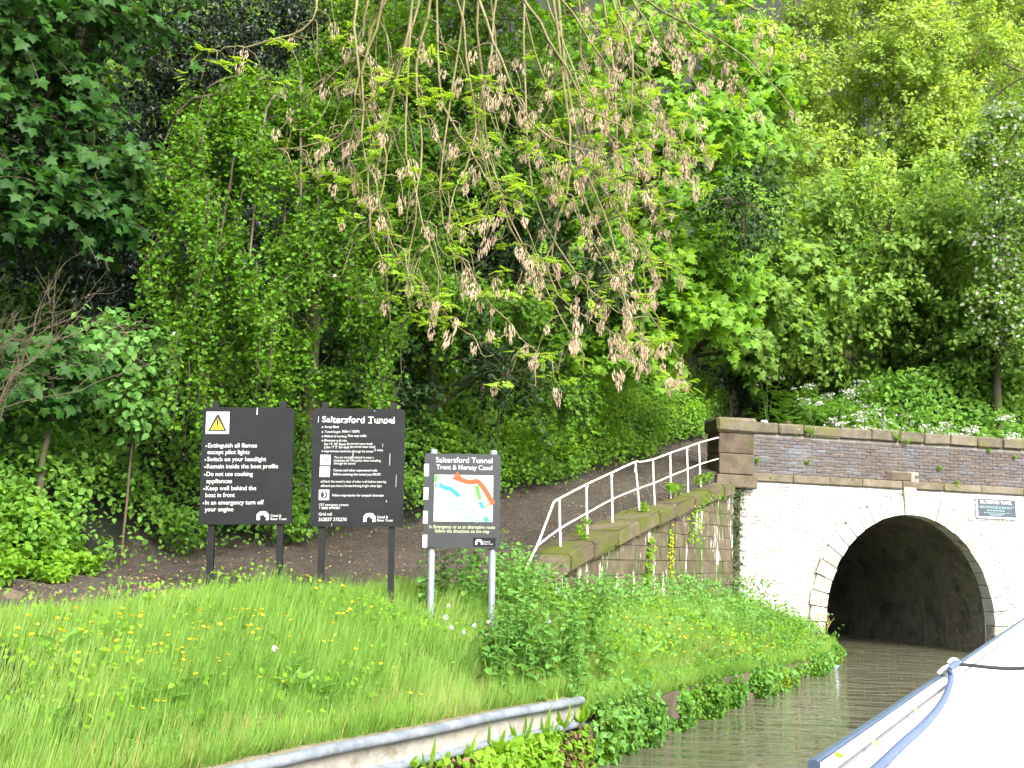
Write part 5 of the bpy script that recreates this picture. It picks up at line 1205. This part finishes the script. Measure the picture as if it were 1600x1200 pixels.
def benchcov(x, y, near): 
    u, v = uv(x, y); vp = v - bank_off(u); qc = (x - Q0[0]) * QN[0] + (y - Q0[1]) * QN[1]
    m = bench_mask(x, y) & (u > .6)
    return np.where(m & ((qc > -.75) if near else (vp < .7)), np.clip(.55 + .6 * vnoise(x, y, .7), .1, 1), np.where(m, .12, 0))
cover('wall_foot_weeds', 'tall leafy weeds along the foot of the wing wall and portal', 60000, (-.5, 8, 10.5, 24), lambda x, y: benchcov(x, y, True), clump(.48, .22, .6), OVATE, .04, .09, 'nettle', 306)
cover('bank_edge_weeds', 'ragged pale weeds along the brink of the bank', 60000, (-.5, 8.5, 9.5, 24), lambda x, y: benchcov(x, y, False), clump(.30, .18, .5), OVATE, .03, .07, 'lime', 307)
# weeds hanging over the stone edge and down to the water
def edge_weeds(name, label, n, u0, u1, mat, T, s0, s1, seed, zlo=-.02, zhi=.25, out=.26, dens=None):
    g = np.random.default_rng(seed); u = g.uniform(u0, u1, n)
    if dens is not None: u = u[g.random(n) < dens(u)]
    n = len(u); top = np.where(u < -.2, .62, edge_h(u))
    t = g.random(n); z = top + zhi - (top + zhi - zlo) * t + g.normal(0, .02, n)
    z = np.maximum(z, .02)
    bulge = out * (.35 + .65 * np.sin(np.clip(t, 0, 1) * 2.6)) * np.clip(.9 + .3 * np.sin(u * 2.1) + .25 * np.sin(u * 5.3 + 1) + .2 * np.sin(u * 11), .35, 1.5)
    v = np.where(u < -.2, -.06, .10) - bulge * g.uniform(.35, 1, n); v = np.where(z > top + .02, v + .25 * g.random(n), v)
    x, y = xy(u, v + bank_off(u)); pos = np.stack([x, y, z], 1)
    k = in_view(pos, 80); pos = pos[k]; n = len(pos)
    o3 = np.array([-NL[0], -NL[1], .6])
    return tag(link(name, leaves(name, T, pos, unit(o3 + g.normal(0, .4, (n, 3))), unit(g.normal(0, .8, (n, 3)) + [-NL[0] * .4, -NL[1] * .4, -.6]), g.uniform(s0, s1, n), M[mat])), label, kind='stuff')
edge_weeds('edge_weeds', 'green weeds tumbling over the stone canal edge', 30000, .1, 13.4, 'under', OVATE, .03, .08, 401, dens=lambda u: 1 - .75 * np.clip(np.sin(u * 1.25 - 1.2), 0, 1) * (u > 4.5))
edge_weeds('edge_weeds', 'fresh green weeds along the water line', 9000, -.3, 13.4, 'nettle', HEART, .04, .085, 402, out=.34, dens=lambda u: np.clip(.5 + .6 * np.sin(u * 1.3), 0, 1))
edge_weeds('edge_moss', 'yellow moss and grass on the stone canal edge', 12000, 4.5, 12.5, 'moss', KITE, .03, .08, 403, out=.26, zhi=.05, dens=lambda u: np.clip(np.sin(u * 1.25 - 1.2), 0, 1))
edge_weeds('hanging_ivy', 'ivy and bindweed trailing below the steel rail', 14000, -3.2, .5, 'lime', HEART, .05, .095, 404, zlo=0, zhi=-.22, out=.20, dens=lambda u: np.clip(.35 + .25 * u / 3 + .4 * np.sin(u * 3.1), .08, 1))
edge_weeds('dead_leaves', 'brown withered leaves hanging below the steel rail', 3200, -4.2, -.2, 'dead', OVATE, .05, .10, 405, zlo=.0, zhi=-.28, out=.12)

def edge_grass():
    g = np.random.default_rng(409); n = 26000; u = g.uniform(-9, 13.4, n); top = np.where(u < -.12, .60, edge_h(u) + .02)
    v = np.where(u < -.12, .22, .0) + np.abs(g.normal(0, .07, n)); x, y = xy(u, v + bank_off(u)); pos = np.stack([x, y, top], 1); pos = pos[in_view(pos, 80)]; n = len(pos)
    o3 = np.array([-NL[0], -NL[1], 0]); o = unit(o3 + g.normal(0, .6, (n, 3)) * [1, 1, 0])
    return leaves('edge_grass', BLADE, pos, -o, unit(o * g.uniform(.3, 1.2, (n, 1)) + [0, 0, 1.] + g.normal(0, .2, (n, 3))), g.uniform(.10, .30, n), M['grass'], scx=g.uniform(.004, .008, n))
tag(link('edge_grass', edge_grass()), 'long grass arching over the coping and the canal edge', kind='stuff')

# ------------------------------------------------------------------ single plants
def ground_spot(px, py, it=14):
    """follow a sight line down to the ground"""
    d = ray(px, py); d = d / d[1]; Yv = np.arange(4, 40, .05)
    P = np.array([0, 0, EYE]) + d[None] * Yv[:, None]
    k = np.nonzero(P[:, 2] < H(P[:, 0], P[:, 1]))[0]
    return P[k[0]] if len(k) else P[-1]
def plant_meshes(kind, seed):
    g = np.random.default_rng(seed)
    if kind == 'nettle':
        h = g.uniform(.5, .85); n = 9; zs = np.repeat(np.linspace(.12, 1, n), 4) * h; a = np.tile([0, math.pi, 0, math.pi], n) + np.repeat((np.arange(n) % 2) * math.pi / 2, 4) + g.normal(0, .3, 4 * n)
        pos = np.stack([.012 * np.cos(a), .012 * np.sin(a), zs], 1) + g.normal(0, .012, (4 * n, 3)); o = np.stack([np.cos(a), np.sin(a), np.full(len(a), -.25)], 1)
        lf = leaves('leaf_cluster', OVATE, pos, unit(np.array([0, 0, 1.]) + o * .35 + g.normal(0, .15, (len(a), 3))), unit(o), (.13 - .07 * zs / h) * g.uniform(.8, 1.2, len(a)), M['nettle'])
        return tubes('stem', np.array([[(0, 0, -.05), (.01, 0, h * .5), (.02, .01, h)]]), np.array([[.006, .005, .002]]), 5, M['stem']), lf
    if kind == 'dock':
        n = 7; a = np.linspace(0, 6.28, n, endpoint=False) + g.normal(0, .25, n); o = np.stack([np.cos(a), np.sin(a), g.uniform(.5, 1.2, n)], 1)
        lf = leaves('leaf_cluster', OVATE, np.zeros((n, 3)) + [0, 0, .02], unit(np.array([0, 0, 1.]) - o * .3), unit(o), g.uniform(.24, .36, n), M['dock'], scx=g.uniform(.14, .2, n))
        return tubes('stem', np.array([[(0, 0, -.05), (0, 0, .1), (.01, 0, .22)]]), np.array([[.008, .006, .003]]), 5, M['stem']), lf
    if kind == 'fern':
        n = 9; a = np.linspace(0, 6.28, n, endpoint=False) + g.normal(0, .3, n); o = np.stack([np.cos(a), np.sin(a), g.uniform(.6, 1.4, n)], 1)
        lf = leaves('leaf_cluster', BLADE, np.zeros((n, 3)), -unit(np.stack([np.cos(a), np.sin(a), 0 * a], 1)), unit(o), g.uniform(.16, .30, n), M['lime'], scx=g.uniform(.03, .05, n))
        return tubes('stem', np.array([[(0, 0, -.05), (0, 0, .02), (0, 0, .05)]]), np.array([[.01, .01, .004]]), 5, M['stem']), lf
    if kind == 'tuft':
        n = 70; a = g.uniform(0, 6.28, n); rr = g.uniform(0, .09, n); pos = np.stack([rr * np.cos(a), rr * np.sin(a), g.uniform(0, .12, n)], 1)
        lf = leaves('leaf_cluster', OVATE, pos, unit(np.array([0, 0, 1.]) + g.normal(0, .5, (n, 3))), unit(g.normal(0, 1, (n, 3))), g.uniform(.03, .06, n), M['lime'])
        return tubes('stem', np.array([[(0, 0, -.05), (0, 0, .03), (.01, 0, .1)]]), np.array([[.008, .006, .003]]), 5, M['stem']), lf
def scatter_plants(kind, name, label, cat, group, pts, sc, seed, nm=4):
    g = np.random.default_rng(seed); ms = [plant_meshes(kind, seed * 10 + k) for k in range(nm)]
    for p in pts:
        st, lf = ms[int(g.integers(nm))]; s = g.uniform(*sc)
        r = empty(name, tuple(p), (g.normal(0, .12), g.normal(0, .12), g.uniform(0, 6.28))); r.scale = (s, s, s); tag(r, label, cat, group)
        link('stem', st, r); link('leaf_cluster', lf, r)['kind'] = 'stuff'
g = np.random.default_rng(500)
def spots(n, px, py, seed, cond=None):
    q = np.random.default_rng(seed); out_ = []
    while len(out_) < n:
        p = ground_spot(q.uniform(*px), q.uniform(*py))
        if cond is None or cond(p): out_.append(p)
    return out_
onb = lambda p: bool(bench_mask(p[0:1], p[1:2])[0])
scatter_plants('nettle', 'nettle', 'stinging nettle in the tall clump at the foot of the map sign', 'plant', 'nettles around the map sign', spots(75, (760, 950), (960, 1110), 501, onb) + spots(12, (660, 800), (930, 970), 502, onb), (.75, 1.15), 51)
scatter_plants('nettle', 'nettle', 'stinging nettle growing against the foot of the white portal wall', 'plant', 'nettles below the portal', spots(34, (1140, 1290), (960, 1030), 503, onb), (.55, .95), 52)
scatter_plants('nettle', 'nettle', 'nettle growing against the near end of the wing wall', 'plant', 'nettles by the wing wall', spots(30, (800, 960), (915, 965), 504, onb), (.5, .85), 53)
scatter_plants('dock', 'dock_plant', 'broad-leaved dock plant in the grass below the signs', 'plant', 'docks in the grass', spots(12, (60, 560), (970, 1140), 505, onb), (.55, .9), 54)
scatter_plants('dock', 'dock_plant', 'broad-leaved dock plant on the bank near the tunnel', 'plant', 'docks near the tunnel', spots(12, (1000, 1270), (945, 1040), 506, onb), (.7, 1.1), 55)
def flower_mesh(kind, seed):
    q = np.random.default_rng(seed); h = q.uniform(.28, .42); parts = []
    s = tubes('tmp', np.array([[(0, 0, -.03), (.01, .005, h * .5), (.015, 0, h)]]), np.array([[.0025, .002, .0015]]), 4, M['stem'])
    V = np.empty(len(s.vertices) * 3, np.float32); s.vertices.foreach_get('co', V); V = V.reshape(-1, 3); Fs = [tuple(p.vertices) for p in s.polygons]; bpy.data.meshes.remove(s)
    if kind == 'butter':
        tv = []; tf = []
        for k in range(5):
            a = k * 1.2566; c_, s_ = math.cos(a), math.sin(a); b = len(tv)
            for r, w, z in ((.003, .004, 0), (.014, .012, .006), (.022, .004, .014)):
                tv += [(.015 + r * c_ - w * s_, r * s_ + w * c_, h + z), (.015 + r * c_ + w * s_, r * s_ - w * c_, h + z)]
            tf += [(b, b + 1, b + 3, b + 2), (b + 2, b + 3, b + 5, b + 4)]
    else:
        tv = []; tf = []
        for k in range(60):
            d_ = unit(q.normal(0, 1, 3)); p = np.array([.015, 0, h]) + d_ * .022; e = unit(np.cross(d_, [.3, .5, .8])); f_ = np.cross(d_, e); b = len(tv); w = .006
            tv += [tuple(p - e * w), tuple(p + f_ * w), tuple(p + e * w), tuple(p - f_ * w)]; tf += [(b, b + 1, b + 2, b + 3)]
    n0 = len(V); me = bpy.data.meshes.new('flower'); me.from_pydata([tuple(v) for v in V] + tv, [], Fs + [tuple(n0 + i for i in f) for f in tf])
    me.materials.append(M['stem']); me.materials.append(M['yellow'] if kind == 'butter' else M['blossom'])
    me.polygons.foreach_set('material_index', [0] * len(Fs) + [1] * len(tf)); me.update(); return me
bms = [flower_mesh('butter', k) for k in range(4)]; dms = [flower_mesh('clock', k) for k in range(2)]
def flowers(name, label, cat, group, pts, ms, seed, sc):
    q = np.random.default_rng(seed)
    for p in pts:
        o = link(name, ms[int(q.integers(len(ms)))]); o.location = tuple(p); s = q.uniform(*sc); o.scale = (s, s, s); o.rotation_euler = (q.normal(0, .2) + .15, q.normal(0, .2), q.uniform(0, 6.28)); tag(o, label, cat, group)
q = np.random.default_rng(600)
def clusters(cs, seed):
    q = np.random.default_rng(seed); P = []
    for cx, cy, sx, sy, n in cs:
        for _ in range(n):
            p = ground_spot(q.normal(cx, sx), q.normal(cy, sy) + 45)
            if onb(p): P.append(p)
    return P
flowers('buttercup', 'yellow buttercup in the long grass below the signs', 'flower', 'buttercups below the signs', clusters([(60, 1010, 60, 22, 18), (200, 985, 45, 15, 20), (270, 1030, 60, 14, 18), (330, 985, 30, 8, 12), (420, 960, 30, 12, 12), (530, 1000, 30, 18, 14), (500, 905, 30, 6, 9), (230, 1120, 15, 4, 3), (620, 1050, 40, 20, 6), (560, 945, 30, 10, 8), (360, 1040, 60, 20, 8)], 601), bms, 61, (.62, .9))
flowers('buttercup', 'yellow buttercup on the bank between the wing wall and the water', 'flower', 'buttercups on the bank below the wing wall', clusters([(930, 935, 20, 10, 12), (1010, 960, 30, 8, 20), (1110, 990, 40, 12, 36), (1170, 1000, 30, 10, 20), (1200, 1010, 30, 8, 10), (1060, 975, 30, 10, 14)], 602), bms, 62, (.7, 1.0))
flowers('dandelion_clock', 'white dandelion seed head in the grass beside the nettle clump', 'flower', 'dandelion clocks', clusters([(715, 1000, 10, 6, 4), (762, 1003, 12, 6, 4), (860, 985, 6, 6, 1), (412, 1045, 3, 3, 1), (690, 957, 4, 3, 1)], 603), dms, 63, (.95, 1.3))
# cow parsley: ferny leaves with flat white flower heads
def parsley_mesh(seed):
    q = np.random.default_rng(seed); h = q.uniform(.8, 1.2); S = []; 
    heads = []
    for k in range(6):
        a = q.uniform(0, 6.28); e = np.array([.30 * math.cos(a), .30 * math.sin(a), h * q.uniform(.75, 1.05)]); S.append(resample([(0, 0, -.1), (e[0] * .3, e[1] * .3, h * .5), tuple(e)], 5)); heads.append(e)
    st = tubes('stem', np.array(S), np.repeat(np.linspace(.008, .003, 5)[None], 6, 0), 4, M['stem'])
    n = 84; hd = np.array(heads)[q.integers(0, 6, n)]; pos = hd + np.stack([q.normal(0, .06, n), q.normal(0, .06, n), q.normal(0, .012, n)], 1)
    fl = leaves('flower_head', WIDE, pos, unit(np.array([0, -.5, 1.]) + q.normal(0, .3, (n, 3))), unit(q.normal(0, 1, (n, 3))), q.uniform(.03, .055, n), M['blossom'])
    n = 90; a = q.uniform(0, 6.28, n); r = q.uniform(.02, .35, n); pos = np.stack([r * np.cos(a), r * np.sin(a), q.uniform(.1, .75, n) * h], 1)
    lf = leaves('leaf_cluster', PINNATE, pos, unit(np.array([0, -.2, 1.]) + q.normal(0, .3, (n, 3))), unit(np.stack([np.cos(a), np.sin(a), q.normal(0, .3, n)], 1)), q.uniform(.12, .22, n), M['under'])
    return st, fl, lf
pm = [parsley_mesh(k) for k in range(4)]
def parsley(pts, label, group, seed, sc):
    q = np.random.default_rng(seed)
    for p in pts:
        r = empty('cow_parsley', tuple(p), (0, 0, q.uniform(0, 6.28))); s = q.uniform(*sc); r.scale = (s, s, s); tag(r, label, 'plant', group)
        st, fl, lf = pm[int(q.integers(4))]; link('stem', st, r)['kind'] = 'stuff'; link('flower_head', fl, r)['kind'] = 'stuff'; link('leaf_cluster', lf, r)['kind'] = 'stuff'
pp = []
for a in np.linspace(3.2, 9.0, 22):
    c = rs.uniform(1.0, 2.6); x, y = P0 + WD * (a + rs.normal(0, .2)) + WN * c; pp.append((x, y, gz(x, y) - .05))
parsley(pp, 'white-flowered cow parsley growing behind the parapet', 'cow parsley behind the parapet', 71, (1.0, 1.4))
parsley([(x, y, gz(x, y)) for x, y in [tuple(P0 + WD * a + WN * c) for a, c in ((4.2, 4.5), (4.8, 4.2), (5.4, 5.0), (3.6, 6.0), (4.6, 6.0), (2.6, 7.5), (6.0, 5.2))]], 'white-flowered cow parsley on the slope under the trees', 'cow parsley under the trees', 72, (1.1, 1.5))
parsley([ground_spot(a, b_) for a, b_ in ((470, 770), (478, 800), (292, 762), (466, 825), (500, 790))], 'white-flowered plant between the two black-post signs', 'white flowers behind the signs', 73, (.45, .6))
# weeds rooted in the walls
def on_portal(px, py, off=-.1):
    o = P0 + WN * off; d = ray(px, py); t = (o @ WN) / (d[0] * WN[0] + d[1] * WN[1]); return (d[0] * t, d[1] * t, EYE + d[2] * t)
scatter_plants('fern', 'wall_fern', 'small fern sprouting from the parapet masonry', 'fern', 'ferns on the parapet', [on_portal(*p) for p in ((1262, 676), (1268, 680), (1402, 688), (1418, 694))], (.7, 1.1), 81)
scatter_plants('tuft', 'wall_weed', 'small green weed rooted in the brick parapet', 'weed', 'weeds on the parapet', [on_portal(*p, -.03) for p in ((1183, 722), (1262, 726), (1204, 748), (1212, 750), (1243, 680), (1376, 682), (1333, 752), (1360, 752), (1468, 734), (1545, 706), (1585, 716), (1495, 757), (1410, 692), (1214, 668))], (.35, .75), 82)
scatter_plants('tuft', 'coping_weed', 'green weed growing on the mossy ramp coping', 'weed', 'weeds on the ramp coping', [on_line(*p, .15) for p in ((882, 868), (905, 832), (912, 845), (1005, 797), (1056, 770), (1066, 765), (1090, 756), (1100, 752), (1110, 748), (1046, 768), (915, 820))], (.7, 1.3), 83)
def wall_ivy(name, label, pts, n, w, mat, seed, s0=.04, s1=.08):
    g = np.random.default_rng(seed); p = resample(pts, 40); k = g.integers(0, 40, n)
    pos = p[k] + g.normal(0, 1, (n, 3)) * [w, w * .5, .05]
    base = np.array(p[0]); r = empty(name, tuple(base)); tag(r, label, 'ivy')
    link('stem', tubes('stem', (p - base)[None], np.full((1, 40), .008), 4, M['deadwood']), r)
    link('leaf_cluster', leaves('leaf_cluster', HEART, pos - base, unit(np.array([.2, -1, .5]) + g.normal(0, .35, (n, 3))), unit(g.normal(0, 1, (n, 3)) + [0, 0, -.6]), g.uniform(s0, s1, n), M[mat]), r)['kind'] = 'stuff'
wall_ivy('ivy', 'dark ivy strip climbing the corner between wing wall and white portal', [on_portal(1147, 985, -.06), on_portal(1144, 900, -.06), on_portal(1149, 830, -.06), on_portal(1150, 760, -.06)], 620, .09, 'under_dark', 85, .03, .07)
wall_ivy('ivy', 'pale green ivy strip hanging on the middle of the wing wall', [on_line(1012, 915, -.06), on_line(1014, 880, -.06), on_line(1018, 845, -.06)], 130, .035, 'lime', 86, .04, .07)
wall_ivy('ivy', 'yellowish moss strip trailing down the wing wall', [on_line(1048, 905, -.05), on_line(1049, 870, -.05), on_line(1050, 835, -.05)], 120, .025, 'moss', 87, .03, .05)
wall_ivy('ivy', 'thick ivy tumbling over the coping near the portal corner', [on_line(1080, 850, -.08), on_line(1085, 815, -.10), on_line(1095, 785, -.10), on_line(1120, 772, -.05)], 240, .12, 'lime', 88, .03, .06)
# hart's tongue ferns under the rail
scatter_plants('fern', 'hanging_fern', 'bright strap-leaved fern hanging below the end of the steel rail', 'fern', 'ferns under the rail', [along(u, -.06, z) for u, z in ((-.6, .40), (-.9, .33), (-1.3, .36), (-1.7, .30), (-2.1, .33), (-.3, .42), (-2.6, .28), (-1.1, .25))], (.9, 1.4), 89)
# right-hand bank shrub by the tunnel cheek
p = at(1590, 985, 23.0)
bl_ = [(p[0] + .25 + a, p[1] - .2 + b_, .55 + c_, .38) for a, b_, c_ in ((0, 0, 0), (.4, 0, .2), (.8, -.1, .3), (1.3, 0, .35), (.5, .1, -.1))]
tree('bank_shrub', 'green shrub growing at the far side of the tunnel mouth', (p[0] + .6, p[1], .1), [(p[0] + .6, p[1], -.1), (p[0] + .6, p[1], .3), (p[0] + .7, p[1], .7)], .04, .02, bl_, 40, 12, OVATE, .08, 'under', 95, cat='shrub')
# tall seed grasses by the tunnel mouth, loose stones on the parapet, bottle, litter
gr = empty('seed_grass', tuple(along(13.0, .25, .2))); tag(gr, 'tall seeding grass leaning out before the dark tunnel mouth', 'grass')
Pg = []
for k in range(9):
    a = rs.uniform(-.4, .6); h = rs.uniform(.45, .8); Pg.append(resample([(rs.normal(0, .12), rs.normal(0, .1), -.05), (a * .25, rs.normal(0, .05), h * .6), (a * .6, rs.normal(0, .05), h)], 6))
link('stem', tubes('stem', np.array(Pg), np.repeat(np.linspace(.005, .003, 6)[None], 9, 0), 4, M['dry']), gr)
tips = np.array([p_[-1] for p_ in Pg]); nn = 90; ip = rs.integers(0, 9, nn)
link('seed_head', leaves('seed_head', KITE, tips[ip] + rs.normal(0, 1, (nn, 3)) * [.012, .012, .06], unit(rs.normal(0, 1, (nn, 3))), unit(rs.normal(0, .4, (nn, 3)) + [.2, 0, 1]), .04, M['dry'], scx=.018), gr)
def lump(name, label, cat, loc, r, mat, seed, sq=(1, 1, .8)):
    q = random.Random(seed); import bmesh
    bm = bmesh.new(); bmesh.ops.create_icosphere(bm, subdivisions=2, radius=r)
    for v in bm.verts: v.co = Vector((v.co.x * sq[0], v.co.y * sq[1], v.co.z * sq[2])) * q.uniform(.82, 1.15)
    me = bpy.data.meshes.new(name); bm.to_mesh(me); bm.free(); me.materials.append(mat); o = link(name, me); o.location = loc; tag(o, label, cat); return o
s_ = on_portal(1231, 656, .2); lump('loose_stone', 'tan loose stone lying on the parapet coping', 'stone', (s_[0], s_[1], 5.03), .075, M['sand'], 1)
s_ = on_portal(1194, 654, .2); lump('loose_stone', 'grey loose stone on the coping beside the pillar cap', 'stone', (s_[0], s_[1], 5.03), .065, M['plaqueframe'], 2, (1.3, 1, .6))
p = ground_spot(18, 935); lump('path_stone', 'weathered stone half buried at the path edge', 'stone', tuple(p), .10, M['sand'], 3)
p = ground_spot(835, 915); lump('path_stone', 'brown boulder at the foot of the railing', 'stone', tuple(p + [.1, -.1, 0]), .17, M['sand'], 4)
bt = empty('plastic_bottle', tuple(at(1297, 1033, 20.2) * [1, 1, 0] + [0, 0, .02]), (0, 0, math.radians(-15))); tag(bt, 'clear plastic bottle floating at the weedy water edge', 'bottle')
def lathe(name, prof_, mat, parent, sides=14):
    P = np.array([(x, 0, 0) for x, r in prof_]); return link(name, tubes(name, P[None], np.array([[r for x, r in prof_]]), sides, mat), parent)
lathe('body', [(-.16, .001), (-.158, .045), (-.15, .052), (-.05, .050), (-.045, .046), (.02, .050), (.08, .048), (.13, .022), (.15, .020)], M['plastic'], bt)
lathe('cap', [(.149, .001), (.15, .023), (.175, .023), (.176, .001)], M['map_blue'], bt)
scene.cycles.use_adaptive_sampling = True; scene.cycles.adaptive_threshold = 0.02


cover('path_chips', 'pale chips and small stones scattered on the dirt path', 16000, (-7, 9, 7, 30), lambda x, y: np.where((signed_dist(x, y, FAR) < .5) & (signed_dist(x, y, FAR) > -3.2) & (H(x, y) > 1.42), .6, 0), lambda x, y: .012 + 0 * x, OVATE, .012, .035, 'dry', 208)
def flotsam():
    g = np.random.default_rng(77); n = 260; u = g.uniform(2, 16, n); v = -np.abs(g.normal(0, 1.6, n)) - .25; x, y = xy(u, v + bank_off(u)); pos = np.stack([x, y, np.full(n, .004)], 1)
    return leaves('floating_debris', OVATE, pos, np.array([0, 0, 1.]) + g.normal(0, .05, (n, 3)), unit(g.normal(0, 1, (n, 3)) * [1, 1, 0]), g.uniform(.02, .06, n), M['dead'])
tag(link('floating_debris', flotsam()), 'specks of dead leaf floating on the canal', kind='stuff')
for k, (px, py, lab, mt) in enumerate(((1431, 1113, 'small tan leaf caught at the boat roof seam', 'dry'), (1365, 1164, 'pale scrap of leaf lying on the boat roof edge', 'dry'), (1306, 1183, 'green sprig resting on the boat handrail', 'lime'))):
    p = roof_pt(px, py, .03); o = link('fallen_leaf', leaves('fallen_leaf', OVATE, np.zeros((1, 3)), np.array([[.1, -.4, 1.]]), np.array([[.6, .5, .1]]), .05, M[mt])); o.location = tuple(p); tag(o, lab, 'leaf')
